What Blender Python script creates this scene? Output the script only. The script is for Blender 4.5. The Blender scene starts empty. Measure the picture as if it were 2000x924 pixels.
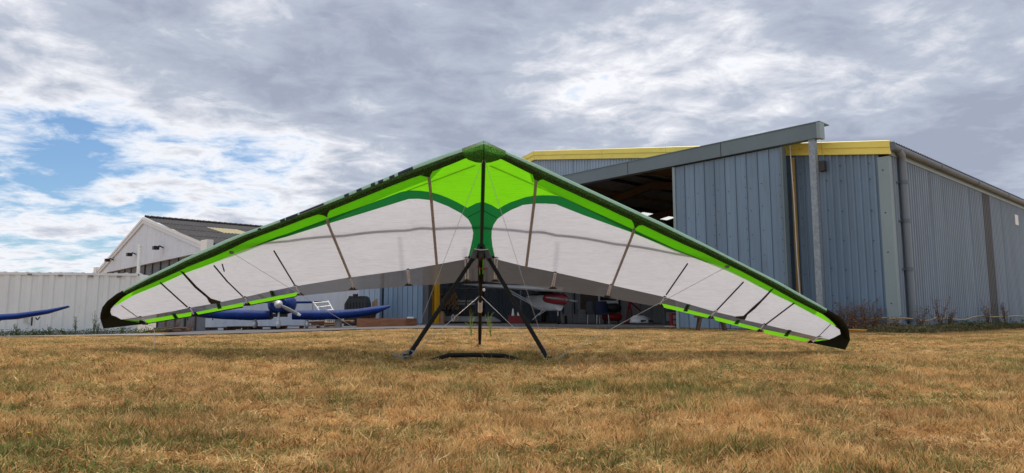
import bpy, bmesh, math, random
import numpy as np
from mathutils import Vector, Matrix
from mathutils.geometry import delaunay_2d_cdt
random.seed(7); rng = np.random.default_rng(7)
R = math.radians
S = bpy.context.scene
COL = S.collection

# ------------------------------------------------------------------ camera
F = 1330.0; HZ = 616.0; CH = 0.475
PITCH = math.atan((HZ - 462.0) / F)
cam_d = bpy.data.cameras.new('camera'); cam = bpy.data.objects.new('camera', cam_d); COL.objects.link(cam)
cam.location = (0, 0, CH); cam.rotation_euler = (math.pi / 2 + PITCH, 0, 0)
cam_d.sensor_width = 36; cam_d.lens = 36 * F / 2000; cam_d.clip_start = 0.05; cam_d.clip_end = 6000
S.camera = cam
S.render.resolution_x = 1024; S.render.resolution_y = 473
cp, sp = math.cos(PITCH), math.sin(PITCH)
def ray(px, py):
    a = (px - 1000) / F; b = (462 - py) / F
    return Vector((a, cp - b * sp, sp + b * cp))
CAM = Vector((0, 0, CH))
def at(px, py, Y):
    d = ray(px, py); return CAM + d * (Y / d.y)

# ------------------------------------------------------------------ sky, sun
SUN_EL, SUN_AZ = 58.0, 12.0      # sun high behind the buildings, a little to the right of straight ahead
W = bpy.data.worlds.new('World'); S.world = W; W.use_nodes = True
nt = W.node_tree; nt.nodes.clear(); N = nt.nodes.new; L = nt.links.new
def mathn(nt, op, a, b=None, c=None, clamp=False):
    n = nt.nodes.new('ShaderNodeMath'); n.operation = op; n.use_clamp = clamp
    for i, v in enumerate((a, b, c)):
        if v is None: continue
        if isinstance(v, (int, float)): n.inputs[i].default_value = v
        else: nt.links.new(v, n.inputs[i])
    return n.outputs[0]
def ramp(nt, fac, stops, interp='LINEAR'):
    n = nt.nodes.new('ShaderNodeValToRGB'); n.color_ramp.interpolation = interp
    els = n.color_ramp.elements
    while len(els) < len(stops): els.new(0.5)
    for e, (p, c) in zip(els, stops): e.position = p; e.color = (c[0], c[1], c[2], 1)
    nt.links.new(fac, n.inputs[0]); return n.outputs[0]
def noise(nt, vec, scale, detail=4, rough=0.5, dist=0.0):
    n = nt.nodes.new('ShaderNodeTexNoise'); n.inputs['Scale'].default_value = scale
    n.inputs['Detail'].default_value = detail; n.inputs['Roughness'].default_value = rough
    n.inputs['Distortion'].default_value = dist
    if vec is not None: nt.links.new(vec, n.inputs['Vector'])
    return n.outputs['Fac']
def mix(nt, fac, a, b, mode='MIX'):
    n = nt.nodes.new('ShaderNodeMix'); n.data_type = 'RGBA'; n.blend_type = mode
    for s, v in ((n.inputs[0], fac), (n.inputs[6], a), (n.inputs[7], b)):
        if isinstance(v, (int, float)): s.default_value = v
        elif isinstance(v, (tuple, list)): s.default_value = (v[0], v[1], v[2], 1)
        else: nt.links.new(v, s)
    return n.outputs[2]
def mapping(nt, vec, scale=(1, 1, 1), loc=(0, 0, 0), rot=(0, 0, 0)):
    n = nt.nodes.new('ShaderNodeMapping'); nt.links.new(vec, n.inputs[0])
    n.inputs['Scale'].default_value = scale; n.inputs['Location'].default_value = loc; n.inputs['Rotation'].default_value = rot
    return n.outputs[0]

sky = N('ShaderNodeTexSky'); sky.sky_type = 'NISHITA'; sky.sun_disc = False
sky.sun_elevation = R(SUN_EL); sky.sun_rotation = R(SUN_AZ); sky.air_density = 1.0; sky.dust_density = 0.6; sky.ozone_density = 1.5
tc = N('ShaderNodeTexCoord'); sep = N('ShaderNodeSeparateXYZ'); L(tc.outputs['Generated'], sep.inputs[0])
zz = mathn(nt, 'ADD', mathn(nt, 'MAXIMUM', sep.outputs[2], 0.0), 0.16)
comb = N('ShaderNodeCombineXYZ')
L(mathn(nt, 'DIVIDE', sep.outputs[0], zz), comb.inputs[0]); L(mathn(nt, 'DIVIDE', sep.outputs[1], zz), comb.inputs[1])
cv = mapping(nt, comb.outputs[0], (0.95, 1.05, 1), (2.35, 1.1, 0), (0, 0, R(18)))
big = noise(nt, cv, 1.15, 9, 0.56, 0.25)
fine = noise(nt, mapping(nt, comb.outputs[0], (1.35, 1.5, 1), (7, 3, 0), (0, 0, R(-12))), 4.2, 8, 0.62, 0.4)
def blob(px, py, inner, outer):
    d0 = ray(px, py).normalized()
    vm = N('ShaderNodeVectorMath'); vm.operation = 'DOT_PRODUCT'; L(tc.outputs['Generated'], vm.inputs[0]); vm.inputs[1].default_value = d0
    mr = N('ShaderNodeMapRange'); mr.interpolation_type = 'SMOOTHSTEP'; L(vm.outputs['Value'], mr.inputs[0])
    mr.inputs[1].default_value = math.cos(R(outer)); mr.inputs[2].default_value = math.cos(R(inner))
    return mr.outputs[0]
dens = mathn(nt, 'ADD', mathn(nt, 'MULTIPLY', big, 1.0), mathn(nt, 'MULTIPLY', fine, 0.48))
dens = mathn(nt, 'ADD', mathn(nt, 'MULTIPLY', mathn(nt, 'SUBTRACT', dens, 0.76), 0.92), 0.627)
dens = mathn(nt, 'SUBTRACT', dens, mathn(nt, 'MULTIPLY', blob(10, 312, 1, 7), 0.19)) 
dens = mathn(nt, 'SUBTRACT', dens, mathn(nt, 'MULTIPLY', blob(215, 318, 1, 6), 0.13))
dens = mathn(nt, 'SUBTRACT', dens, mathn(nt, 'MULTIPLY', blob(60, 480, 2, 13), 0.02))
dens = mathn(nt, 'SUBTRACT', dens, mathn(nt, 'MULTIPLY', blob(420, 262, 1, 5), 0.06))
dens = mathn(nt, 'SUBTRACT', dens, mathn(nt, 'MULTIPLY', blob(350, 430, 1, 12), 0.03))
dens = mathn(nt, 'ADD', dens, mathn(nt, 'MULTIPLY', blob(1450, 60, 6, 40), 0.11))
dens = mathn(nt, 'ADD', dens, mathn(nt, 'MULTIPLY', blob(1180, 150, 3, 20), 0.06))
dens = mathn(nt, 'ADD', dens, mathn(nt, 'MULTIPLY', blob(160, 150, 3, 12), 0.09))
cover = ramp(nt, dens, [(0.42, (0, 0, 0)), (0.50, (0.75, 0.75, 0.75)), (0.56, (1, 1, 1))])
K = 9.6
ccol = ramp(nt, dens, [(0.44, (0.72, 0.80, 0.93)), (0.535, (0.86, 0.87, 0.92)), (0.60, (0.60, 0.63, 0.71)), (0.68, (0.46, 0.49, 0.58)), (0.80, (0.38, 0.41, 0.51))])
skyc = mix(nt, 1.0, sky.outputs[0], (0.70, 0.86, 1.0), 'MULTIPLY')
dens2 = mathn(nt, 'SUBTRACT', dens, mathn(nt, 'MULTIPLY', blob(1300, 285, 2, 15), 0.05))
ccol = ramp(nt, dens2, [(0.44, (0.74, 0.82, 0.94)), (0.54, (0.92, 0.93, 0.97)), (0.60, (0.70, 0.72, 0.79)), (0.67, (0.48, 0.53, 0.63)), (0.80, (0.35, 0.39, 0.50))])
ccK = mix(nt, 1.0, ccol, (K, K, K), 'MULTIPLY')
mx = mix(nt, cover, skyc, ccK)
bg = N('ShaderNodeBackground'); L(mx, bg.inputs[0]); bg.inputs[1].default_value = 0.10
wo = N('ShaderNodeOutputWorld'); L(bg.outputs[0], wo.inputs[0])

sd = bpy.data.lights.new('sun', 'SUN'); sun = bpy.data.objects.new('sun', sd); COL.objects.link(sun)
sd.energy = 2.9; sd.angle = R(15); sd.color = (1.0, 0.93, 0.82)
sdir = Vector((math.sin(R(SUN_AZ)) * math.cos(R(SUN_EL)), math.cos(R(SUN_AZ)) * math.cos(R(SUN_EL)), math.sin(R(SUN_EL))))
sun.rotation_euler = sdir.to_track_quat('Z', 'Y').to_euler(); sun.location = (0, 0, 30)
S.view_settings.view_transform = 'Standard'; S.view_settings.look = 'None'
S.view_settings.exposure = 0.12; S.view_settings.gamma = 1.0; S.view_settings.use_curve_mapping = False

# ------------------------------------------------------------------ helpers
def tag(o, label=None, cat=None, group=None, kind=None):
    if label: o['label'] = label
    if cat: o['category'] = cat
    if group: o['group'] = group
    if kind: o['kind'] = kind
    return o
def empty(name, loc, label, cat, group=None):
    o = bpy.data.objects.new(name, None); COL.objects.link(o); o.location = loc; o.empty_display_size = 0.2
    return tag(o, label, cat, group)
def link(o, parent):
    COL.objects.link(o)
    if parent is not None:
        o.parent = parent
        if parent.type == 'EMPTY':
            o.matrix_parent_inverse = Matrix.Translation(parent.location).inverted()
def copy_tree(o, parent=None):
    c = o.copy(); COL.objects.link(c); c.parent = parent
    for ch in list(o.children): copy_tree(ch, c)
    return c
class MB:
    def __init__(s): s.v = []; s.f = []; s.sm = []
    def add(s, vs, fs, smooth=False):
        o = len(s.v); s.v += [tuple(p) for p in vs]; s.f += [tuple(i + o for i in f) for f in fs]; s.sm += [smooth] * len(fs)
        return s
    def box(s, c, size, rz=0.0, rx=0.0, ry=0.0):
        m = Matrix.Translation(c) @ Matrix.Rotation(rz, 4, 'Z') @ Matrix.Rotation(rx, 4, 'X') @ Matrix.Rotation(ry, 4, 'Y')
        hx, hy, hz = [k / 2 for k in size]
        vs = [m @ Vector((x, y, z)) for x in (-hx, hx) for y in (-hy, hy) for z in (-hz, hz)]
        return s.add(vs, [(0, 1, 3, 2), (4, 6, 7, 5), (0, 4, 5, 1), (2, 3, 7, 6), (0, 2, 6, 4), (1, 5, 7, 3)])
    def tube(s, pts, r, n=8, cap=True, flat=1.0):
        pts = [Vector(p) for p in pts]; rs = r if isinstance(r, (list, tuple)) else [r] * len(pts)
        vs = []; fs = []; up = None
        for i, p in enumerate(pts):
            d = (pts[min(i + 1, len(pts) - 1)] - pts[max(i - 1, 0)]).normalized()
            if up is None: up = Vector((0, 0, 1)) if abs(d.z) < 0.9 else Vector((1, 0, 0))
            a = d.cross(up).normalized(); b = a.cross(d).normalized(); up = b
            for k in range(n):
                t = 2 * math.pi * k / n
                vs.append(p + a * math.cos(t) * rs[i] * flat + b * math.sin(t) * rs[i])
        for i in range(len(pts) - 1):
            for k in range(n):
                k2 = (k + 1) % n
                fs.append((i * n + k, i * n + k2, (i + 1) * n + k2, (i + 1) * n + k))
        s.add(vs, fs, True)
        if cap:
            s.add([vs[k] for k in range(n)], [tuple(range(n))]); s.add([vs[(len(pts) - 1) * n + k] for k in range(n)], [tuple(range(n))[::-1]])
        return s
    def loft(s, rings, cap=True, smooth=True):
        n = len(rings[0]); vs = [p for r in rings for p in r]; fs = []
        for i in range(len(rings) - 1):
            for k in range(n):
                k2 = (k + 1) % n; fs.append((i * n + k, i * n + k2, (i + 1) * n + k2, (i + 1) * n + k))
        s.add(vs, fs, smooth)
        if cap: s.add(rings[0], [tuple(range(n))[::-1]]); s.add(rings[-1], [tuple(range(n))])
        return s
    def prism(s, outline, vec):
        n = len(outline); a = [Vector(p) for p in outline]; b = [p + Vector(vec) for p in a]
        return s.add(a + b, [tuple(range(n))[::-1], tuple(range(n, 2 * n))] + [(i, (i + 1) % n, n + (i + 1) % n, n + i) for i in range(n)])
    def mesh(s, name):
        me = bpy.data.meshes.new(name); me.from_pydata(s.v, [], s.f)
        me.polygons.foreach_set('use_smooth', s.sm); me.update(); return me
    def build(s, name, mat, parent=None, label=None, **kw):
        me = s.mesh(name)
        for m in (mat if isinstance(mat, (list, tuple)) else [mat]): me.materials.append(m)
        o = bpy.data.objects.new(name, me); link(o, parent)
        if label: o['label'] = label
        return tag(o, **kw) if kw else o
def ell(c, rx, ry, rz, n=12, m=7):
    c = Vector(c); rings = []
    for i in range(1, m):
        a = math.pi * i / m
        rings.append([c + Vector((rx * math.sin(a) * math.cos(2 * math.pi * k / n), ry * math.sin(a) * math.sin(2 * math.pi * k / n), -rz * math.cos(a))) for k in range(n)])
    return rings

# ------------------------------------------------------------------ materials
def mat(name, col, rough=0.6, metal=0.0, var=0.12, nscale=3.0, bump=0.0, bscale=40.0, dirt=None, objvar=0.0, stretch=None, spec=0.4, dscale=1.0, dlo=0.5, dhi=0.75):
    m = bpy.data.materials.new(name); m.use_nodes = True; t = m.node_tree; b = t.nodes['Principled BSDF']
    b.inputs['Roughness'].default_value = rough; b.inputs['Metallic'].default_value = metal; b.inputs['Specular IOR Level'].default_value = spec
    g = t.nodes.new('ShaderNodeNewGeometry'); p = g.outputs['Position']
    if stretch: p = mapping(t, p, stretch)
    n1 = noise(t, p, nscale, 6, 0.6)
    lo = tuple(c * (1 - var) for c in col); hi = tuple(min(1, c * (1 + var)) for c in col)
    c = ramp(t, n1, [(0.3, lo), (0.7, hi)])
    if objvar:
        oi = t.nodes.new('ShaderNodeObjectInfo')
        f = mathn(t, 'ADD', mathn(t, 'MULTIPLY', oi.outputs['Random'], 2 * objvar), 1 - objvar)
        cb = t.nodes.new('ShaderNodeCombineColor'); [t.links.new(f, cb.inputs[i]) for i in range(3)]
        c = mix(t, 1.0, c, cb.outputs[0], 'MULTIPLY')
    if dirt:
        n2 = noise(t, p, dscale, 8, 0.7, 0.5)
        c = mix(t, ramp(t, n2, [(dlo, (0, 0, 0)), (dhi, (1, 1, 1))]), c, dirt)
    t.links.new(c, b.inputs['Base Color'])
    if bump:
        bn = t.nodes.new('ShaderNodeBump'); bn.inputs['Strength'].default_value = bump; bn.inputs['Distance'].default_value = 0.02
        t.links.new(noise(t, p, bscale, 5, 0.6), bn.inputs['Height']); t.links.new(bn.outputs[0], b.inputs['Normal'])
    return m
def cloth(name, col, trans=0.55, dark=None, wrinkle=0.35, weave=False, rough=0.55, tcol=None, gloss=0.06, see=0.0):
    m = bpy.data.materials.new(name); m.use_nodes = True; t = m.node_tree; t.nodes.clear()
    out = t.nodes.new('ShaderNodeOutputMaterial'); g = t.nodes.new('ShaderNodeNewGeometry'); p = g.outputs['Position']
    c = ramp(t, noise(t, p, 2.2, 5, 0.6), [(0.3, tuple(k * 0.93 for k in col)), (0.7, col)])
    # fine cloth weave threads
    w = noise(t, mapping(t, p, (0.6, 9, 22), rot=(0, R(3), 0)), 7.0, 4, 0.7)
    c = mix(t, ramp(t, w, [(0.42, (0, 0, 0)), (0.75, (0.20, 0.20, 0.20))]), c, (0.02, 0.02, 0.02))
    if weave:
        vo = t.nodes.new('ShaderNodeTexVoronoi'); vo.inputs['Scale'].default_value = 130; t.links.new(mapping(t, p, (0.55, 1.2, 1.6)), vo.inputs['Vector'])
        c = mix(t, ramp(t, vo.outputs['Distance'], [(0.15, (0, 0, 0)), (0.5, (1, 1, 1))]), c, dark)
    wr = noise(t, mapping(t, p, (1.0, 3.0, 7.0)), 1.8, 5, 0.55, 0.6)
    bn = t.nodes.new('ShaderNodeBump'); bn.inputs['Strength'].default_value = wrinkle; bn.inputs['Distance'].default_value = 0.05
    t.links.new(wr, bn.inputs['Height'])
    d = t.nodes.new('ShaderNodeBsdfDiffuse'); tr = t.nodes.new('ShaderNodeBsdfTranslucent'); gl = t.nodes.new('ShaderNodeBsdfGlossy')
    gl.inputs['Roughness'].default_value = rough
    t.links.new(c, d.inputs[0])
    if tcol: t.links.new(mix(t, 1.0, c, tcol, 'MULTIPLY'), tr.inputs[0])
    else: t.links.new(c, tr.inputs[0])
    for s_ in (d, tr, gl): t.links.new(bn.outputs[0], s_.inputs['Normal'])
    ms = t.nodes.new('ShaderNodeMixShader'); ms.inputs[0].default_value = trans; t.links.new(d.outputs[0], ms.inputs[1]); t.links.new(tr.outputs[0], ms.inputs[2])
    m2 = t.nodes.new('ShaderNodeMixShader'); m2.inputs[0].default_value = gloss; t.links.new(ms.outputs[0], m2.inputs[1]); t.links.new(gl.outputs[0], m2.inputs[2])
    if see:
        tp_ = t.nodes.new('ShaderNodeBsdfTransparent'); m3 = t.nodes.new('ShaderNodeMixShader'); m3.inputs[0].default_value = see
        t.links.new(m2.outputs[0], m3.inputs[1]); t.links.new(tp_.outputs[0], m3.inputs[2]); t.links.new(m3.outputs[0], out.inputs[0]); return m
    t.links.new(m2.outputs[0], out.inputs[0]); return m

M = {}
M['blue'] = mat('steel_blue_paint', (0.165, 0.25, 0.35), 0.45, 0, 0.10, 1.2, 0.15, 8, dirt=(0.12, 0.145, 0.17), objvar=0.09, stretch=(2.5, 2.5, 0.25), dscale=2.2, dlo=0.56, dhi=0.92)
M['bluelight'] = mat('faded_blue_paint', (0.31, 0.40, 0.50), 0.5, 0, 0.10, 1.2, 0.1, 8, objvar=0.05, stretch=(2, 2, 0.3))
M['greenblue'] = mat('flashing_paint', (0.25, 0.33, 0.355), 0.4, 0, 0.08, 1.0, stretch=(2, 2, 0.4), dirt=(0.12, 0.15, 0.15), dlo=0.6, dhi=1.0)
M['beam'] = mat('beam_paint', (0.135, 0.19, 0.22), 0.4, 0, 0.10, 0.8, 0.05, 6)
M['side'] = mat('side_wall_paint', (0.225, 0.295, 0.37), 0.5, 0, 0.12, 1.0, 0.1, 8, dirt=(0.18, 0.20, 0.22), objvar=0.05, stretch=(2.0, 2.0, 0.25), dscale=1.2, dlo=0.5, dhi=0.9)
M['sidedark'] = mat('side_wall_stained', (0.11, 0.12, 0.13), 0.6, 0, 0.2, 1.0, stretch=(2, 2, 0.3))
M['yellow'] = mat('yellow_fascia', (0.86, 0.74, 0.16), 0.45, 0, 0.08, 1.0, dirt=(0.30, 0.24, 0.08), dscale=2.5, dlo=0.58, dhi=0.9, stretch=(1, 1, 2))
M['galv'] = mat('galvanised_steel', (0.25, 0.30, 0.345), 0.45, 0.3, 0.25, 14, 0.05, 30)
M['gutter'] = mat('gutter_grey', (0.12, 0.15, 0.185), 0.5, 0, 0.15, 3)
M['pipe'] = mat('downpipe_blue_grey', (0.17, 0.205, 0.24), 0.4, 0, 0.12, 2, stretch=(2, 2, .4))
M['roofgrey'] = mat('roof_grey', (0.20, 0.20, 0.20), 0.7, 0, 0.15, 1)
M['darkseam'] = mat('dark_gap', (0.02, 0.022, 0.025), 0.8)
M['slate'] = mat('roof_dark_sheet', (0.040, 0.037, 0.039), 0.8, 0, 0.5, 4.0, 0.3, 20, dirt=(0.08, 0.062, 0.05), objvar=0.15, dlo=0.55, dhi=0.8)
M['roofpale'] = mat('roof_pale_sheet', (0.42, 0.37, 0.22), 0.7, 0, 0.15, 3)
M['gablewhite'] = mat('gable_white', (0.60, 0.67, 0.77), 0.55, 0, 0.05, 1.0, 0.05, 5, objvar=0.03, stretch=(2, 2, .3))
M['white'] = mat('white_paint', (0.72, 0.72, 0.70), 0.4, 0, 0.06, 2)
M['container'] = mat('container_white', (0.70, 0.755, 0.78), 0.5, 0, 0.06, 1.0, 0.1, 6, dirt=(0.42, 0.40, 0.36), dscale=1.3, dlo=0.60, dhi=0.95, stretch=(1.5, 1.5, 0.5))
M['doorgrey'] = mat('far_door_grey', (0.17, 0.19, 0.22), 0.6, 0, 0.12, 2, objvar=0.05)
M['brown'] = mat('brown_boarding', (0.09, 0.07, 0.06), 0.8, 0, 0.25, 3)
M['concrete'] = mat('concrete_floor', (0.24, 0.235, 0.23), 0.8, 0, 0.12, 1.0, 0.2, 30)
M['asphalt'] = mat('asphalt', (0.105, 0.095, 0.10), 0.85, 0, 0.25, 1.2, 0.5, 60, dirt=(0.17, 0.15, 0.14))
M['path'] = mat('path_concrete', (0.23, 0.22, 0.22), 0.85, 0, 0.2, 1.5, 0.3, 30)
M['rafter'] = mat('rust_brown_rafter', (0.13, 0.08, 0.045), 0.7, 0, 0.25, 2)
M['purlin'] = mat('ochre_purlin', (0.30, 0.20, 0.09), 0.7, 0, 0.2, 2)
M['black'] = mat('black_anodised', (0.008, 0.008, 0.009), 0.5, 0, 0.2, 5, spec=0.15)
M['blackmatte'] = mat('black_plastic', (0.02, 0.021, 0.023), 0.55, 0, 0.2, 5)
M['rubber'] = mat('rubber', (0.018, 0.018, 0.018), 0.8)
M['darkgrey'] = mat('dark_grey', (0.06, 0.062, 0.066), 0.6, 0, 0.2, 4)
M['grey'] = mat('mid_grey', (0.2, 0.21, 0.22), 0.6, 0, 0.15, 4)
M['tan'] = None
M['tanlight'] = mat('pale_tan_batten', (0.78, 0.70, 0.62), 0.6, 0, 0.12, 20)
M['brownbatten'] = mat('brown_batten', (0.042, 0.034, 0.03), 0.7, 0, 0.3, 12)
M['wire'] = mat('steel_wire', (0.42, 0.41, 0.39), 0.35, 0.3)
M['wiredark'] = mat('steel_wire_dim', (0.22, 0.215, 0.20), 0.4, 0.3)
M['clip'] = mat('green_clip', (0.01, 0.13, 0.02), 0.5)
M['letter'] = mat('navy_print', (0.022, 0.028, 0.075), 0.3)
M['red'] = mat('red_paint', (0.20, 0.008, 0.014), 0.4, 0, 0.15, 3)
M['cover'] = mat('blue_cover_cloth', (0.003, 0.028, 0.17), 0.6, 0, 0.3, 3, 0.8, 7, spec=0.2)
M['fairing'] = mat('white_gelcoat', (0.62, 0.64, 0.66), 0.3, 0, 0.05, 3)
M['prop'] = mat('prop_grey', (0.22, 0.22, 0.22), 0.35, 0, 0.1, 3)
M['wood'] = mat('box_plywood', (0.29, 0.125, 0.06), 0.7, 0, 0.30, 2.0, 0.2, 20, dirt=(0.10, 0.06, 0.05), stretch=(1, 1, 5), dscale=0.9, dlo=0.45, dhi=0.7, objvar=0.1)
M['timber'] = mat('old_timber', (0.10, 0.07, 0.05), 0.8, 0, 0.3, 6, 0.3, 30)
M['cardboard'] = mat('cardboard', (0.26, 0.16, 0.09), 0.85, 0, 0.3, 8)
M['yellowpaint'] = mat('yellow_steel', (0.62, 0.33, 0.02), 0.45, 0, 0.12, 2, dirt=(0.3, 0.16, 0.03), dlo=.6, dhi=.9)
M['hose'] = mat('cream_hose', (0.50, 0.36, 0.17), 0.5, 0, 0.15, 5)
M['hoseorange'] = mat('orange_hose', (0.55, 0.27, 0.04), 0.45)
M['rope'] = mat('white_rope', (0.62, 0.62, 0.60), 0.6)
M['tanktop'] = mat('oil_tank_black', (0.03, 0.032, 0.035), 0.4, 0, 0.2, 3)
M['glassdark'] = mat('dark_glass', (0.02, 0.022, 0.028), 0.12, 0, 0.2, 2, spec=0.6)
M['redtank'] = mat('red_tank', (0.28, 0.02, 0.015), 0.35)
M['partition'] = mat('partition_grey', (0.26, 0.27, 0.275), 0.7, 0, 0.08, 2, objvar=0.05)
M['whitesail'] = cloth('white_sail', (0.655, 0.64, 0.655), 0.60, wrinkle=0.55, tcol=(0.91, 0.92, 0.97))
M['lime'] = cloth('lime_sail', (0.26, 0.66, 0.015), 0.62, wrinkle=0.25, tcol=(0.72, 1.0, 0.5))
M['limestrip'] = cloth('lime_trailing_strip', (0.24, 0.80, 0.015), 0.45, wrinkle=0.1)
M['dgreen'] = cloth('dark_green_sail', (0.004, 0.15, 0.035), 0.55, wrinkle=0.2)
M['greymesh'] = cloth('grey_scrim', (0.14, 0.138, 0.145), 0.35, wrinkle=0.6, see=0.22)
M['tipblack'] = cloth('black_tip_cloth', (0.010, 0.013, 0.008), 0.15, wrinkle=0.6, gloss=0.02)
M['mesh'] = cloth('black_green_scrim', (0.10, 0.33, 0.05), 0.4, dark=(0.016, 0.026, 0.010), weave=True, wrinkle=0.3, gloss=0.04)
M['skypale'] = cloth('sky_paled_leading_edge', (0.36, 0.74, 0.52), 0.25, wrinkle=0.2, gloss=0.22, rough=0.35)  # pale sky light on the rounded top, put into the green cloth colour
M['tan'] = cloth('tan_batten_pocket', (0.62, 0.56, 0.52), 0.5, wrinkle=0.1)
M['tanlight'] = cloth('pale_strut_sleeve', (0.95, 0.92, 0.95), 0.4, wrinkle=0.05)
M['meshfade'] = cloth('scrim_shading_fade', (0.17, 0.50, 0.17), 0.35, dark=(0.03, 0.09, 0.03), weave=True, wrinkle=0.3, gloss=0.04)  # lighter scrim band: the roll's green to black shading put into colour
M['keelg'] = mat('keel_pocket_green', (0.012, 0.045, 0.015), .5)
M['uppersail'] = cloth('upper_sail_green', (0.46, 0.78, 0.32), 0.88, wrinkle=0.2, gloss=0.03)
M['capmesh'] = cloth('nose_cap_scrim', (0.20, 0.60, 0.10), 0.5, dark=(0.03, 0.13, 0.02), weave=True, wrinkle=0.3, gloss=0.04)

# ------------------------------------------------------------------ terrain
def sm(t): t = min(1, max(0, t)); return t * t * (3 - 2 * t)
def g(x, y):
    near = -0.012 * max(-2, min(8, x)) * (1 - sm((y - 9) / 8))
    z = near + 0.03 * sm((y - 7) / 8) + 0.05 * math.exp(-((y - 10.4) / 1.9) ** 2) * math.exp(-(x / 4.5) ** 2)
    z -= 0.10 * sm((-x - 3) / 6) * sm((y - 8) / 7)
    z -= 0.33 * sm((-x - 5) / 17) * sm((y - 13) / 26)
    z -= 0.10 * sm((-x - 9) / 8) * sm((y - 14) / 12)
    if 1.5 < y < 10: z += 0.008 * math.sin(x * 2.3 + y) * math.sin(y * 1.9 - x)
    return z
xs = sorted(set([-4000, -1200, -400, -150, -90, -60] + [-45 + 0.5 * i for i in range(181)] + [60, 90, 150, 400, 1200, 4000]))
ys = sorted(set([-300, -80, -30, -10] + [-4 + 0.4 * i for i in range(80)] + [28 + i for i in range(1, 42)] + [80, 100, 150, 300, 800, 2000, 5000]))
b = MB(); nx = len(xs)
b.add([(x, y, g(x, y)) for y in ys for x in xs], [(j * nx + i, j * nx + i + 1, (j + 1) * nx + i + 1, (j + 1) * nx + i) for j in range(len(ys) - 1) for i in range(nx - 1)], True)
def grass_mat(name, blades):
    m = bpy.data.materials.new(name); m.use_nodes = True; t = m.node_tree; bs = t.nodes['Principled BSDF']
    bs.inputs['Roughness'].default_value = 0.75; bs.inputs['Specular IOR Level'].default_value = 0.2
    p = t.nodes.new('ShaderNodeNewGeometry').outputs['Position']
    patch = noise(t, p, 0.9, 6, 0.62, 0.4); mid = noise(t, mapping(t, p, (1, 1, 0), (5, 9, 0)), 4.5, 9, 0.75)
    straw = ramp(t, mid, [(0.30, (0.43, 0.225, 0.09)), (0.43, (0.63, 0.40, 0.18)), (0.57, (0.77, 0.555, 0.28)), (0.72, (0.87, 0.70, 0.43))])
    green = ramp(t, mid, [(0.3, (0.06, 0.11, 0.03)), (0.7, (0.22, 0.27, 0.07))])
    gp = noise(t, mapping(t, p, (1.0, 1.4, 0), (31, 17, 0)), 1.9, 9, 0.74, 0.5)
    if blades:
        at_ = t.nodes.new('ShaderNodeAttribute'); at_.attribute_name = 'shade'; rnd = at_.outputs['Fac']
        gsel = mathn(t, 'ADD', mathn(t, 'ADD', gp, mathn(t, 'MULTIPLY', mathn(t, 'SUBTRACT', noise(t, mapping(t, p, (1, 1, 0), (3, 44, 0)), 0.55, 3, 0.5), 0.5), 0.45)), mathn(t, 'MULTIPLY', mathn(t, 'SUBTRACT', rnd, 0.5), 0.34))
        gf = ramp(t, gsel, [(0.525, (0, 0, 0)), (0.62, (0.95, 0.95, 0.95))])
        c = mix(t, gf, straw, green)
        oi = t.nodes.new('ShaderNodeObjectInfo'); r2_ = mathn(t, 'ADD', mathn(t, 'MULTIPLY', rnd, 0.42), mathn(t, 'MULTIPLY', oi.outputs['Random'], 0.58))
        tint = ramp(t, r2_, [(0.14, (0.26, 0.20, 0.14)), (0.36, (0.78, 0.68, 0.56)), (0.58, (1.1, 1.04, 0.94)), (0.82, (1.28, 1.28, 1.28))])
        c = mix(t, 1.0, c, tint, 'MULTIPLY')
        c = mix(t, ramp(t, patch, [(0.50, (0, 0, 0)), (0.72, (0.5, 0.5, 0.5))]), c, (0.33, 0.18, 0.09))
    else:
        gf = ramp(t, gp, [(0.50, (0, 0, 0)), (0.68, (0.6, 0.6, 0.6))])
        c = mix(t, gf, straw, green)
        c = mix(t, 1.0, c, (0.75, 0.66, 0.60), 'MULTIPLY')
        c = mix(t, ramp(t, noise(t, p, 45, 4, 0.7), [(0.35, (0.55, 0.55, 0.55)), (0.6, (0, 0, 0))]), c, (0.06, 0.035, 0.018))
        bn = t.nodes.new('ShaderNodeBump'); bn.inputs['Strength'].default_value = 0.6; bn.inputs['Distance'].default_value = 0.03
        t.links.new(noise(t, p, 30, 5, 0.7), bn.inputs['Height']); t.links.new(bn.outputs[0], bs.inputs['Normal'])
    t.links.new(c, bs.inputs['Base Color'])
    if blades:
        tr = t.nodes.new('ShaderNodeBsdfTranslucent'); t.links.new(c, tr.inputs[0]); ms = t.nodes.new('ShaderNodeMixShader'); ms.inputs[0].default_value = 0.3
        t.links.new(bs.outputs[0], ms.inputs[1]); t.links.new(tr.outputs[0], ms.inputs[2]); t.links.new(ms.outputs[0], t.nodes['Material Output'].inputs[0])
    return m
M['soil'] = grass_mat('thatch_ground', False); M['grass'] = grass_mat('dry_grass_blades', True)
b.build('ground', M['soil'], kind='structure')

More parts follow.
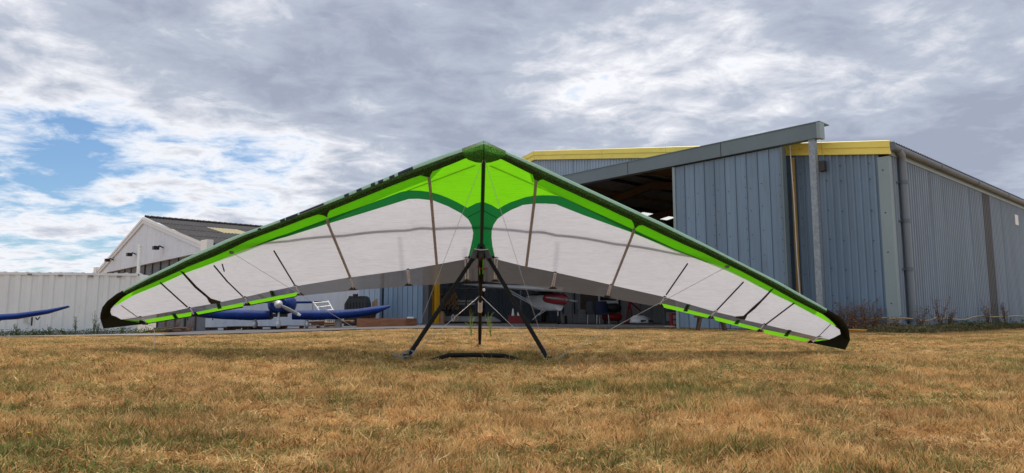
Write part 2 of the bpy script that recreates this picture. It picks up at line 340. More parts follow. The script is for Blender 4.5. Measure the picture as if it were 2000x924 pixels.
# main hangar frame: u runs along the front towards the left end, v along the right side wall to the back
U = Vector((-1178, 1330, 0)).normalized(); V = Vector((U.y, -U.x, 0)); NF = -V     # NF: outward normal of the front, -U: outward normal of the right side
ZH = 0.03
C0 = Vector((0.5624 * 18.6, 18.6, ZH))
def fp(t, z, off=0.0): return Vector((C0.x, C0.y, 0)) + U * t + NF * off + Vector((0, 0, z))
def sidep(s, z, off=0.0): return Vector((C0.x, C0.y, 0)) + V * s - U * off + Vector((0, 0, z))
def isect(px, py, o, nrm):
    d = ray(px, py); k = (o - CAM).dot(nrm) / d.dot(nrm); return CAM + d * k
def ft(px, py=616, off=0.0):
    P = isect(px, py, C0 + NF * off, NF); q = P - C0; return q.dot(U), P.z
def st(px, py=616, off=0.0):
    P = isect(px, py, C0 - U * off, U); q = P - C0; return q.dot(V), P.z
HWD = 2 * ft(1048)[0]; EAVE = 5.15; RIDGE = 7.45; LEN = 26.0
def roofz(t): return EAVE + (RIDGE - EAVE) * (1 - abs(t - HWD / 2) / (HWD / 2))

# apron of asphalt and path
def inpoly(x, y, P):
    c = False; j = len(P) - 1
    for i in range(len(P)):
        if (P[i][1] > y) != (P[j][1] > y) and x < (P[j][0] - P[i][0]) * (y - P[i][1]) / (P[j][1] - P[i][1]) + P[i][0]: c = not c
        j = i
    return c
w1 = fp(6.6, 0, 0.0); w2 = fp(HWD + 1, 0, 0.0)
APRON = [(-9.2, 18.3), (-7.4, 19.6), (-4.8, 21.6), (-2.6, 22.6), (1.7, 22.6), (5.4, 22.9), (w1.x, w1.y), (w2.x, w2.y), (-15, 47), (-22, 52), (-20, 40), (-13.2, 33), (-11.5, 24), (-10.5, 20.5)]
PATHP = [(-40, 16.6), (-20, 17.0), (-9.2, 18.3), (-10.5, 20.5), (-20, 19.4), (-40, 19.0)]
def drape(poly, step, dz, name, m, **kw):
    n = len(poly); vs = []; 
    for i in range(n):
        a = Vector(poly[i]); c = Vector(poly[(i + 1) % n]); k = max(1, int((c - a).length / step))
        vs += [a.lerp(c, q / k) for q in range(k)]
    no = len(vs)
    x0, x1 = min(p[0] for p in poly), max(p[0] for p in poly); y0, y1 = min(p[1] for p in poly), max(p[1] for p in poly)
    y = y0 + step / 2
    while y < y1:
        x = x0 + step / 2
        while x < x1:
            if inpoly(x, y, poly): vs.append(Vector((x, y)))
            x += step
        y += step
    r = delaunay_2d_cdt(vs, [], [list(range(no))], 1, 1e-5)
    bb = MB(); bb.add([(p.x, p.y, g(p.x, p.y) + dz) for p in r[0]], r[2], True)
    return bb.build(name, m, **kw)
drape(APRON, 0.5, 0.035, 'apron', M['asphalt'], kind='structure')
drape(PATHP, 0.5, 0.03, 'path', M['path'], kind='structure')

# ------------------------------------------------------------------ main hangar
hangar = empty('aircraft_hangar', C0, 'large blue grey metal hangar with yellow roof trim and tall sliding doors', 'hangar')
def rib(pitch, depth):       # box rib profile
    return [(0, 0), (0.52, 0), (0.62, depth), (0.88, depth), (0.98, 0)], pitch
def sheet(t0, t1, P, zb, zt, prof, off=0.0):
    pr, pitch = prof; bb = MB(); cols = []
    k0 = int(math.floor(t0 / pitch)); k = k0
    while k * pitch < t1:
        for a, d in pr:
            t = (k + a) * pitch
            if t0 <= t <= t1: cols.append((t, d))
        k += 1
    cols = [(t0, 0)] + [c for c in cols if t0 + 1e-4 < c[0] < t1 - 1e-4] + [(t1, 0)]
    vs = []
    for t, d in cols:
        vs += [P(t, zb(t) if callable(zb) else zb, off + d), P(t, zt(t) if callable(zt) else zt, off + d)]
    bb.add(vs, [(2 * i, 2 * i + 2, 2 * i + 3, 2 * i + 1) for i in range(len(cols) - 1)])
    return bb
def wall(t0, t1, P, zb, zt, prof, m, parent, step=1.0, off=0.0, name='wall_sheet', special=None):
    t = t0; i = 0
    while t < t1 - 0.05:
        e = min(t + step, t1)
        mm = m
        if special and special(t): mm = special(t)
        sheet(t, e, P, zb, zt, prof, off + 0.004 * (i % 2)).build(name, mm, parent); t = e; i += 1
tj = ft(1546, off=0)[0]           # right jamb of the opening (plane of the wall)
tl = ft(846)[0]                   # left jamb
HEAD = 5.0
tl2 = ft(742)[0]
# front: right part
flash_w = ft(1737, 640)[0]
wall(flash_w, tj, fp, ZH - 0.1, lambda t: roofz(t) - 0.22, rib(0.2, 0.05), M['blue'], hangar, 1.05)
# corner flashing wraps the corner
b = MB(); b.prism([fp(0, ZH - .1, .05), fp(flash_w + 0.02, ZH - .1, .05), fp(flash_w + 0.02, ZH - .1, .03), fp(0.03, ZH - .1, .03), sidep(0.16, ZH - .1, .02), sidep(0.16, ZH - .1, .05), sidep(0, ZH - .1, .05) + NF * .05], (0, 0, EAVE - 0.2))
b.build('corner_flashing', M['greenblue'], hangar)
# gable above the opening
wall(tj, HWD - 0.02, fp, lambda t: max(HEAD, min(6.1, roofz(t) - 0.5)) if t < tl else HEAD, lambda t: roofz(t) - 0.2, rib(0.15, 0.03), M['bluelight'], hangar, 1.0)
# front left of the opening
wall(tl + 0.9, tl2, fp, -0.1, HEAD - 0.01, rib(0.2, 0.05), M['blue'], hangar, 1.05)
wall(tl2, HWD - .02, fp, -0.1, HEAD - 0.01, rib(0.17, 0.035), M['bluelight'], hangar, 1.05)
# yellow fascia strips
def fascia(t0, t1, z0, z1, m=M['yellow']):
    bb = MB()
    prof = [(0.00, z0), (0.06, z0), (0.06, (z0 + z1) / 2 - .02), (0.09, (z0 + z1) / 2), (0.09, z1 - 0.02), (0.05, z1), (0, z1)]
    ring = lambda t: [fp(t, roofz(t) + z, 0.05 + d) for d, z in prof]
    bb.loft([ring(t0), ring(t1)], smooth=False); return bb.build('fascia', m, hangar)
seams = [-0.12, 1.75, 4.4, 7.3, 10.3, HWD / 2]
for a, c in zip(seams, seams[1:]): fascia(a, c - 0.012, -0.22, 0.17)
seams = [HWD / 2, HWD / 2 + 3.3, HWD / 2 + 6.6, HWD / 2 + 9.9, HWD + 0.12]
for a, c in zip(seams, seams[1:]): fascia(a, c - 0.012, -0.22, 0.17)
# side wall
sdark0, sdark1 = st(1925, 500)[0], st(1941, 500)[0]
wall(0.16, LEN, sidep, -0.1, EAVE - 0.12, rib(0.19, 0.048), M['side'], hangar, 1.0)
MB().add([sidep(sdark0, 0, .0345), sidep(sdark1, 0, .0345), sidep(sdark1, EAVE - .13, .0345), sidep(sdark0, EAVE - .13, .0345)], [(0, 1, 2, 3)])
for k in range(5):
    s0 = sdark0 + k * 0.19
    if s0 < sdark1: sheet(s0, min(s0 + .19, sdark1), sidep, -0.09, EAVE - .125, rib(0.19, 0.048), 0.008).build('stained_sheet', M['sidedark'], hangar, label='dark stained wall strip')
sv, zv = st(1982, 430); b = MB(); b.box(sidep(sv, zv, .06), (0.02, 0.5, 0.42), rz=math.atan2(V.y, V.x) - math.pi / 2); b.build('vent_plate', M['white'], hangar)
# back and left walls
wall(0, HWD, lambda t, z, o=0: fp(t, z, -LEN - o), -0.1, lambda t: roofz(t) - 0.1, rib(0.4, 0.03), M['blue'], hangar, 3.5)
wall(0, LEN, lambda s, z, o=0: fp(HWD + o, z, -s), -0.2, EAVE - .1, rib(0.19, 0.03), M['bluelight'], hangar, 2.0)
# roof sheets with a corrugated section
def roofsheet(s0, s1, t0, t1, m, name='roof_sheet'):
    pr, pitch = rib(0.19, 0.035); bb = MB(); vs = []; cols = [(s0, 0)]
    k = int(s0 / pitch) - 1
    while k * pitch < s1:
        for a, d in pr:
            s = (k + a) * pitch
            if s0 + .001 < s < s1 - .001: cols.append((s, d))
        k += 1
    cols.append((s1, 0))
    for s, d in cols: vs += [fp(t0, roofz(t0) + 0.10 + d, -s), fp(t1, roofz(t1) + 0.10 + d, -s)]
    bb.add(vs, [(2 * i, 2 * i + 1, 2 * i + 3, 2 * i + 2) for i in range(len(cols) - 1)]); bb.build(name, m, hangar)
M['skylight'] = cloth('skylight_grp', (0.8, 0.82, 0.8), 0.9, wrinkle=0)
ssk, tsk = 14.0, 18.8
s = -0.1
while s < LEN:
    e = min(s + 3.4, LEN)
    roofsheet(s, e, -0.22, HWD / 2, M['roofgrey'])
    if s <= ssk < e:
        roofsheet(s, e, HWD / 2, tsk, M['roofgrey']); roofsheet(s, e, tsk, tsk + .7, M['skylight'], 'skylight'); roofsheet(s, e, tsk + .7, HWD + .2, M['roofgrey'])
    else: roofsheet(s, e, HWD / 2, HWD + 0.2, M['roofgrey'])
    s = e
# gutter and downpipe
def gut(s0, s1):
    bb = MB(); ring = lambda s: [sidep(s, EAVE - 0.03 + 0.10 * math.sin(a) , 0.15 + 0.105 * math.cos(a)) for a in [2 * math.pi * k / 12 for k in range(12)]]
    return bb.loft([ring(s0), ring(s1)])
s = -0.05
while s < LEN:
    gut(s, min(s + 3.9, LEN)).build('gutter', M['gutter'], hangar)
    MB().loft([[sidep(q, EAVE - 0.03 + 0.112 * math.sin(a), 0.15 + 0.117 * math.cos(a)) for a in [2 * math.pi * k / 12 for k in range(12)]] for q in (s - .04, s + .04)]).build('gutter_union', M['gutter'], hangar)
    s += 3.9
b = MB(); b.prism([sidep(0.05, EAVE - .24, .02), sidep(0.05, EAVE - .24, .07), sidep(0.05, EAVE - .10, .07), sidep(0.05, EAVE - .10, .02)], V * LEN); b.build('eaves_trim', M['greenblue'], hangar)
sdp = st(1783, 640, 0.15)[0]
b = MB(); b.tube([sidep(0.05 + sdp * .55, EAVE - .06, .16), sidep(sdp, EAVE - .2, .16), sidep(sdp, EAVE - .45, .16), sidep(sdp, 0.05, .16)], 0.10, 12)
dp = b.build('downpipe', M['pipe'], hangar)
for z in (0.35, 1.75, 3.1, 4.2):
    MB().tube([sidep(sdp, z - .05, .16), sidep(sdp, z + .05, .16)], 0.118, 12).build('pipe_collar', M['gutter'], dp)
    MB().box(sidep(sdp - .02, z, .06), (0.06, 0.30, 0.04), rz=math.atan2(V.y, V.x) - math.pi / 2).build('bracket', M['gutter'], dp)
MB().box(sidep(sdp, 0.03, .16), (0.3, 0.3, 0.12)).build('drain_block', M['concrete'], dp)
# big door head beam, carried in front of the wall, and its galvanised end post
BO = 0.75
tb0, zb1 = ft(1601, 238, BO + .12); _, zb0 = ft(1601, 268, BO + .12)
tb1 = HWD + 2.0
def ibox(t0, t1, z0, z1, o0, o1): 
    bb = MB(); return bb.prism([fp(t0, z0, o0), fp(t0, z0, o1), fp(t0, z1, o1), fp(t0, z1, o0)], U * (t1 - t0))
door_beam = ibox(tb0 + 0.02, tb1, zb0, zb1, BO - .14, BO + .12).build('door_head_beam', M['beam'], hangar)
for q in (tb0 + 3.2, tb0 + 7.0, tb0 + 10.8): ibox(q, q + 0.02, zb0 + .004, zb1 - .004, BO + .12, BO + .124).build('joint', M['darkseam'], door_beam)
ibox(tb0, tb0 + .10, zb0 - .02, zb1 + .012, BO - .16, BO + .14).build('end_cap', M['greenblue'], door_beam)
MB().prism([fp(tb0, zb1 + .002, BO - .5), fp(tb0, zb1 + .002, BO + .14), fp(tb0, zb1 + .03, BO + .14), fp(tb0, zb1 + .03, BO - .5)], U * (tb1 - tb0)).build('beam_cover', M['beam'], hangar)
tp = ft(1604, 600, BO)[0]
b = MB(); b.prism([fp(tp - .09, 0, BO - .08), fp(tp + .09, 0, BO - .08), fp(tp + .09, 0, BO - .06), fp(tp + .012, 0, BO - .06), fp(tp + .012, 0, BO + .06), fp(tp + .09, 0, BO + .06), fp(tp + .09, 0, BO + .08), fp(tp - .09, 0, BO + .08)], (0, 0, zb0 - 0.002))
b.build('end_post', M['galv'], hangar)
tpx = ft(1607, 325, .1)
MB().box(fp(tpx[0], tpx[1], .12), (0.16, 0.2, 0.3), rz=math.atan2(U.y, U.x)).build('door_stop', M['darkgrey'], hangar)
# jamb: dark gap, tan trim, rope line
tt = ft(1558, 500, .2)[0]
ibox(tt - .045, tt + .045, 0, HEAD + .25, .2, .28).build('jamb_trim', mat('ochre_trim', (0.42, 0.28, 0.08), .6), hangar)
ibox(tj + .01, tj + .12, 0, HEAD - .05, -.2, .02).build('jamb', M['beam'], hangar)
# sliding doors
def door_leaf(pxl, pxr, off, ztop, npan, m, label=None):
    a = ft(pxr, 640, off)[0]; c = ft(pxl, 640, off)[0]
    leaf = ibox(a, c, 0.06, ztop, off - .10, off - .006).build('sliding_door', m, hangar)
    wdt = (c - a) / npan
    for k in range(npan):
        t0 = a + k * wdt
        bb = MB(); bb.prism([fp(t0 + .008, .07, off - .004), fp(t0 + .008, .07, off + .045), fp(t0 + .03, .07, off + .05), fp(t0 + .05, .07, off + .012), fp(t0 + wdt * .5, .07, off + .012), fp(t0 + wdt * .5 + .01, .07, off + .02), fp(t0 + wdt * .5 + .025, .07, off + .012), fp(t0 + wdt - .001, .07, off + .012), fp(t0 + wdt - .001, .07, off - .004)], (0, 0, ztop - .08))
        p = bb.build('door_panel', m, leaf)
        if npan > 6:
            bb = MB()
            for z in ([0.7, 1.45, 2.2, 2.95, 3.7, 4.4] if k % 3 else [0.4 + .33 * i for i in range(14)]):
                if z < ztop: bb.box(fp(t0 + (wdt * .72 if k % 3 else .06), z + 0.1 * (k % 2), off + .018), (0.02, 0.02, 0.02))
            bb.build('bolts', M['darkseam'], p, kind='stuff')
    return leaf
def beamz(px, off): return zb0
leaf = door_leaf(1328, 1541, BO - .02, zb0 - 0.03, 10, M['blue'])
a = ft(1541, 640, BO - .02)[0]; ibox(a - .06, a + .0, .05, zb0 - .03, BO - .2, BO + .03).build('door_edge', M['beam'], hangar)
a = ft(1328, 640, BO - .02)[0]; ibox(a + .002, a + .10, .05, zb0 - .03, BO - .2, BO + .035).build('door_edge', M['greenblue'], hangar)
door_leaf(749, 826, BO - .1, zb0 - .03, 8, M['blue'])
door_leaf(700, 742, BO - .4, zb0 - .03, 4, M['bluelight'])
a = ft(826, 640, BO)[0]; ibox(a - .35, a - .002, .05, zb0 - .03, BO - .3, BO - .06).build('door_edge', M['darkgrey'], hangar)
b = MB(); ty = ft(838, 620, .3)[0]
ty2 = ft(852, 620, .3)[0]
for q in (0, 1):
    t0 = ty2 + (ty - ty2) * (0.0 + q * .53); ibox(t0, t0 + (ty - ty2) * .43, 0, HEAD - .1, .1 + .06 * q, .3 + .04 * q).build('yellow_post', M['yellowpaint'], hangar)
# bolts on the front sheets
b = MB()
for i, t in enumerate([flash_w + .25 + .6 * k for k in range(5)]):
    for z in (0.9, 1.7, 2.55, 3.4, 4.3, 4.75): b.box(fp(t + .2 * (i % 2), z + .07 * ((i * 7) % 3), .042), (0.022, 0.022, 0.022))
for z in (0.8, 2.2, 3.3, 4.5): b.box(fp(.12, z, .055), (0.025, 0.025, 0.025))
b.build('bolts', M['darkseam'], hangar, kind='stuff')
# floor, frames, purlins
b = MB(); b.prism([fp(0.1, -.3, 1.0), fp(HWD - .1, -.3, 1.0), fp(HWD - .1, -.3, -LEN + .1), fp(.1, -.3, -LEN + .1)], (0, 0, 0.3 + ZH + .03))
b2 = MB(); b2.prism([fp(tj + .3, -.3, .45), fp(tl + .4, -.3, .45), fp(tl + .4, -.3, -LEN + .1), fp(tj + .3, -.3, -LEN + .1)], (0, 0, 0.3 + ZH + .03)); b2.build('floor_slab', M['concrete'], hangar)
for s in (2.5, 8.2, 13.9, 19.6, 25.2):
    bb = MB()
    for (ta, tb) in ((0.3, HWD / 2), (HWD / 2, HWD - .3)):
        za, zb_ = roofz(ta) - .12, roofz(tb) - .12
        for (o0, o1, h0, h1) in ((-.1, .1, -.02, 0), (-.01, .01, -.38, -.02), (-.1, .1, -.40, -.38)):
            A = [fp(ta, za + h0, -s + o0), fp(ta, za + h0, -s + o1), fp(ta, za + h1, -s + o1), fp(ta, za + h1, -s + o0)]
            bb.prism(A, fp(tb, zb_, 0) - fp(ta, za, 0))
    bb.build('rafter', M['rafter'], hangar)
    for t in (.25, HWD - .45):
        bb = MB(); bb.prism([fp(t, 0, -s - .1), fp(t + .25, 0, -s - .1), fp(t + .25, 0, -s + .1), fp(t, 0, -s + .1)], (0, 0, EAVE - .1)); bb.build('column', M['rafter'], hangar)
for k in range(18):
    t = 0.9 + k * (HWD - 1.8) / 17
    bb = MB(); z = roofz(t); bb.prism([fp(t, z - .10, -.2), fp(t + .06, z - .10, -.2), fp(t + .06, z + .06, -.2), fp(t, z + .06, -.2)], V * (LEN - .4)); bb.build('purlin', M['purlin'] if k % 3 == 1 else M['darkgrey'], hangar)
# rope hanging beside the door
b = MB(); A = isect(1542, 277, C0 + NF * .5, NF); Bq = isect(1564, 600, C0 + NF * .5, NF)
b.tube([A, A.lerp(Bq, .35) + Vector((.015, 0, 0)), A.lerp(Bq, .7) + Vector((-.01, 0, 0)), Bq, Vector((Bq.x + .06, Bq.y, .3))], .016, 6)
tag(b.build('rope', M['rope']), 'thin white rope hanging down beside the right edge of the big sliding door', 'rope')

# ------------------------------------------------------------------ white gabled hangar at the left
C2 = at(400, 616, 40.0); C2.z = 0
def f2(t, z, off=0.0): return Vector((C2.x, C2.y, 0)) + U * t + NF * off + Vector((0, 0, z))
def s2(s, z, off=0.0): return Vector((C2.x, C2.y, 0)) + V * s - U * off + Vector((0, 0, z))
E2 = 4.25; W2 = 31.0; R2 = 7.2
def t2(px): 
    P = isect(px, 616, Vector((C2.x, C2.y, 0)), NF); return (P - C2).dot(U)
W2 = 2 * t2(271)
P = isect(271, 432, Vector((C2.x, C2.y, 0)), NF); R2 = P.z
P = isect(395, 490, Vector((C2.x, C2.y, 0)), NF); E2 = P.z + .25
G2 = -0.45
def r2(t): return E2 + (R2 - E2) * (1 - abs(t - W2 / 2) / (W2 / 2))
h2 = empty('old_hangar', (C2.x, C2.y, G2), 'white gabled hangar with a dark corrugated roof behind the white container on the left', 'hangar')
wall(0.05, W2, f2, E2 - .22, lambda t: r2(t) - .05, ([(0, 0), (.48, 0), (.5, -.03), (.52, 0)], 1.0), M['gablewhite'], h2, 2.0, name='gable_sheet')
for k in range(14):
    t0 = .3 + k * (W2 - .6) / 14; t1 = .3 + (k + 1) * (W2 - .6) / 14
    sheet(t0, t1 - .22, f2, G2, E2 - .24, rib(.22, .04), -.25).build('door_panel', M['doorgrey'], h2)
    bb = MB(); bb.prism([f2(t1 - .22, G2, -.3), f2(t1, G2, -.3), f2(t1, G2, -.12), f2(t1 - .22, G2, -.12)], (0, 0, E2 - .24 - G2)); bb.build('door_post', M['darkgrey'], h2)
MB().prism([f2(-.3, E2 - .33, .02), f2(-.3, E2 - .33, -.3), f2(-.3, E2 - .23, -.3), f2(-.3, E2 - .23, .02)], U * (W2 + .6)).build('door_header', M['gablewhite'], h2)
for (ta, tb) in ((-.4, W2 / 2), (W2 / 2, W2 + .6)):
    bb = MB(); bb.prism([f2(ta, r2(ta) - .35, .0), f2(ta, r2(ta) - .35, .12), f2(ta, r2(ta) + .12, .12), f2(ta, r2(ta) + .12, 0)], f2(tb, r2(tb)) - f2(ta, r2(ta))); bg_ = bb.build('barge_board', M['gablewhite'], h2)
    bb = MB(); bb.prism([f2(ta, r2(ta) - .10, .125), f2(ta, r2(ta) - .10, .16), f2(ta, r2(ta) + .10, .16), f2(ta, r2(ta) + .10, .125)], f2(tb, r2(tb)) - f2(ta, r2(ta))); bb.build('moulding', M['white'], bg_)
for tq in (-.55, W2 + .2):
    ring = lambda d: [f2(tq, E2 - .30, d), f2(tq + 1.2, E2 - .30, d), f2(tq + 1.2, E2 + .34, d), f2(tq, E2 + .30, d)]
    MB().loft([ring(-.1), ring(.25)], smooth=False).build('eaves_box', M['white'], h2)
LEN2 = 24.0
for (side, ta, tb) in ((0, -.5, W2 / 2), (1, W2 / 2, W2 + .5)):
    s = -.15
    while s < LEN2:
        e = s + 1.15; rows = 4 if side == 0 else 1
        for r_ in range(rows):
            a0 = ta + (tb - ta) * r_ / rows; a1 = ta + (tb - ta) * (r_ + 1) / rows
            cols = []; q = s
            while q <= e + 1e-6: cols.append(q); q += 0.115
            bb = MB(); vs = []
            for i, q in enumerate(cols):
                d = 0.05 * (i % 2); up = .05 + .02 * (rows - r_)
                vs += [f2(a0, r2(a0) + up + d + .02, -q), f2(a1 + (.12 if r_ < rows - 1 else 0), r2(a1) + up + d, -q)]
            bb.add(vs, [(2 * i, 2 * i + 1, 2 * i + 3, 2 * i + 2) for i in range(len(cols) - 1)])
            pale = (side == 0 and ((r_ == 2 and 3.4 < s + .5 < 5.6)))
            bb.build('roof_sheet', M['roofpale'] if pale else M['slate'], h2)
        s = e
s = 0.0
bb = MB()
while s < LEN2: bb.tube([f2(W2 / 2, R2 + .16, -s), f2(W2 / 2, R2 + .16, -s - .38)], [.13, .10], 8); s += .42
bb.build('ridge_cap', M['slate'], h2)
send = (isect(703, 616, C2, U) - C2).dot(V)
wall(0.05, send, s2, G2, E2 - .1, ([(0, 0), (.5, 0), (.54, .05), (.94, .05), (.98, 0)], .55), M['gablewhite'], h2, 2.2)
wall(send, LEN2, s2, G2, E2 - .1, rib(.3, .02), M['brown'], h2, 3.0, name='brown_boarding')
for px, py in ((222, 508), (266, 497), (319, 484)):
    P = isect(px, py, C2, NF); P.z = P.z
    q = P - NF * -.35
    lm = MB().tube([P, P + NF * .25 + Vector((0, 0, .12)), P + NF * .45], .05, 6).build('floodlight', M['blackmatte'], h2)
    MB().prism([P + NF * .3 + U * .28 + Vector((0, 0, .08)), P + NF * .3 - U * .28 + Vector((0, 0, .08)), P + NF * .3 - U * .2 + Vector((0, 0, -.16)), P + NF * .3 + U * .2 + Vector((0, 0, -.16))], NF * .35).build('lamp_head', M['blackmatte'], lm)
b = MB(); A = at(273, 482, 33.0); b.tube([(A.x, A.y, -.3), A], .075, 10); b.tube([A, A + Vector((0, 0, .12))], .10, 10)
tag(b.build('vent_pole', M['white']), 'slim white pole standing between the container end and the old hangar', 'pole')

# ------------------------------------------------------------------ white container
Yc = 29.2; E = at(270, 616, Yc); zc = g(E.x, E.y) - .02
CD = Vector((5.2, 1.0, 0)).normalized(); CN = Vector((CD.y, -CD.x, 0)); H = 2.6
cont = empty('shipping_container', (E.x, E.y, zc), 'long white corrugated shipping container standing at the left edge', 'container')
def cpt(a, z, o): return Vector((E.x, E.y, zc)) - CD * a + CN * o + Vector((0, 0, z))
prc = ([(0, 0), (.40, 0), (.50, .05), (.90, .05)], .42)
for k in range(8):
    a0 = .16 + k * (12.19 - .32) / 8; a1 = .16 + (k + 1) * (12.19 - .32) / 8
    sheet(a0, a1, lambda t, z, o: cpt(t, z, -o), .16, H - .1, prc, .02).build('side_panel', M['container'], cont)
def cbar(a0, a1, z0, z1, o0, o1, name, m=M['container']):
    MB().prism([cpt(a0, z0, o0), cpt(a0, z0, o1), cpt(a0, z1, o1), cpt(a0, z1, o0)], -CD * (a1 - a0)).build(name, m, cont)
cbar(0.16, 12.03, H - .1, H, -.08, .004, 'top_rail'); cbar(.16, 12.03, 0, .16, -.1, .004, 'bottom_rail')
cbar(.15, 12.0, .14, .155, .004, .008, 'rail_gap', M['darkseam'])
for a in (0, 12.03): cbar(a, a + .16, 0, H, -.16, .012, 'corner_post')
for a in (0.02, 12.04):
    cbar(a, a + .12, H - .13, H + .012, -.12, .018, 'corner_casting')
cbar(.05, .10, H - .09, H - .03, .018, .022, 'casting_hole', M['darkseam'])
cbar(0, .03, .1, H - .05, -2.4, -.16, 'end_doors'); cbar(0.05, 12.1, H - .05, H - .02, -2.44, -.08, 'roof_panel'); cbar(0.0, 12.19, .05, H - .06, -2.44, -2.40, 'back_panel')
for px, py in ((58, 536), (118, 538), (177, 539), (232, 540)):
    P = isect(px, py, cpt(0, 0, 0), CN); MB().box(P + CN * .0, (.16, .06, .07)).build('lashing_ring', M['grey'], cont)
P = isect(52, 624, cpt(0, 0, 0), CN); v_ = MB().box(P, (.28, .06, .26)).build('vent', M['container'], cont)
for k in range(5): MB().box(P + Vector((0, -.035, -.09 + .045 * k)), (.2, .012, .012)).build('slat', M['grey'], v_)
for a in (3.0, 6.2, 9.7): MB().box(cpt(a, H + .02, -.5), (1.0, .5, .07)).build('roof_patch', M['container'], cont)
b = MB(); cpts = [cpt(.16 + i * .21, H + .012, -.02) for i in range(56)]
for p in cpts[::2]: b.box(p, (.13, .05, .03))
b.build('roof_corrugation_ends', M['container'], cont, kind='stuff')

# ------------------------------------------------------------------ blue covered aeroplane
def build_plane(thin=False):
    r = empty('covered_aeroplane', (0, 0, 0), 'low wing light aeroplane under blue covers with white spinner, parked left of the hangar', 'aeroplane', 'light aeroplanes under blue covers')
    rt = lambda cy, cz, w, h, n=14, p=2.4: [Vector((w * math.copysign(abs(math.cos(a)) ** (2 / p), math.cos(a)), cy, cz + h * math.copysign(abs(math.sin(a)) ** (2 / p), math.sin(a)))) for a in [2 * math.pi * k / n for k in range(n)]]
    MB().loft([rt(-.3, .98, .40, .30), rt(.3, .98, .5, .38), rt(1.2, 1.0, .52, .42), rt(2.6, 1.02, .42, .34), rt(4.2, 1.1, .22, .2), rt(5.6, 1.15, .08, .12)]).build('fuselage', M['cover'], r)
    MB().loft([rt(-.55, .96, .30, .24), rt(-.35, .97, .40, .31), rt(.35, .99, .47, .37)]).build('cowl_cover', M['cover'], r)
    MB().loft([rt(.5, 1.35, .30, .05), rt(.9, 1.42, .42, .26), rt(1.8, 1.42, .42, .28), rt(2.7, 1.3, .25, .1)]).build('canopy_cover', M['cover'], r)
    MB().loft([rt(-.92, .97, .02, .02, 12, 2), rt(-.84, .97, .10, .10, 12, 2), rt(-.68, .97, .15, .15, 12, 2), rt(-.55, .97, .165, .165, 12, 2)]).build('spinner', M['fairing'], r)
    for ang in (R(-27), R(153)):
        m4 = Matrix.Translation((0, -.68, .97)) @ Matrix.Rotation(-ang, 4, 'Y')
        bl = MB(); bl.loft([[m4 @ Vector((x, w * math.cos(a), w * 1.6 * math.sin(a))) for a in [2 * math.pi * k / 6 for k in range(6)]] for x, w in ((.12, .035), (.4, .05), (.8, .042))])
        p = bl.build('propeller_blade', M['prop'], r)
        bl = MB(); bl.loft([[m4 @ Vector((x, w * math.cos(a), w * 1.6 * math.sin(a))) for a in [2 * math.pi * k / 6 for k in range(6)]] for x, w in ((.8, .042), (.93, .03))]); bl.build('blade_tip', M['white'], p)
    for sx in (-1, 1):
        rings = []
        for k, q in enumerate([0.42, 1.2, 2.2, 3.0, 3.75, 4.25]):
            zc_ = (.54, .55, .56, .63, .76, .92)[k]; ch = 1.55 - .12 * (q - .4); th = ((.20, .21, .20, .19, .17, .05) if not thin else (.11, .11, .10, .09, .075, .03))[k]
            y0 = .35 + .02 * q
            rings.append([Vector((sx * q, y0 + ch * u_, zc_ + th * w_)) for u_, w_ in ((0, 0), (.05, .55), (.2, 1.0), (.5, .9), (1, .15), (.97, -.5), (.6, -.75 - .2 * (k % 2)), (.25, -.8), (.05, -.6))])
        w = MB().loft(rings).build('wing_cover', M['cover'], r)
        for q in (1.6, 2.6, 3.5):
            MB().tube([(sx * q, .36, .45 + q * .04), (sx * q, .9, .42 + q * .03), (sx * q, 1.5, .5 + q * .03)], .018, 5).build('strap', M['blackmatte'], w)
            MB().tube([(sx * (q - .1), .5, .50 + q * .03), (sx * (q - .1), .5, .36)], .02, 5).build('strap_end', M['blackmatte'], w)
        MB().prism([(sx * .1, 5.0, 1.1), (sx * 1.35, 5.15, 1.12), (sx * 1.30, 5.65, 1.12), (sx * .1, 5.75, 1.1)], (0, 0, .09)).build('tailplane', M['cover'], r)
        gleg = MB().tube([(sx * .95, .75, .58), (sx * .98, .7, .28)], .045, 8).build('undercarriage_leg', M['fairing'], r)
        MB().loft(ell((sx * .98, .72, .20), .10, .32, .17)).build('wheel_spat', M['fairing'], gleg)
        MB().tube([(sx * .98 - .05, .72, .13), (sx * .98 + .05, .72, .13)], .13, 14).build('wheel', M['rubber'], gleg)
    MB().prism([(0.04, 4.9, 1.2), (0.04, 5.75, 1.2), (0.04, 5.75, 1.5), (0.04, 5.4, 1.5)], (-.08, 0, 0)).build('fin', M['cover'], r)
    ng = MB().tube([(0, -.25, .75), (0, -.38, .22)], .04, 8).build('nose_leg', M['fairing'], r)
    MB().loft(ell((0, -.33, .21), .09, .30, .17)).build('wheel_spat', M['fairing'], ng)
    MB().tube([(-.05, -.35, .12), (.05, -.35, .12)], .12, 14).build('wheel', M['rubber'], ng)
    MB().box((0, .2, .55), (.5, .7, .12)).build('exhaust_fairing', M['blackmatte'], r)
    return r
pl = build_plane()
P = at(546, 616, 26.6); pl.location = (P.x, P.y, g(P.x, P.y) + .02); pl.rotation_euler.z = R(13)
pl2 = build_plane(True); pl2['label'] = 'blue covered aeroplane wing tip reaching in from the left edge before the container'
P = at(134, 590, 20.5)
q = Matrix.Rotation(R(30), 3, 'Z') @ Vector((4.25, .7, 0)); pl2.rotation_euler.z = R(30)
pl2.location = (P.x - q.x, P.y - q.y, g(P.x - 2, P.y) - .02)

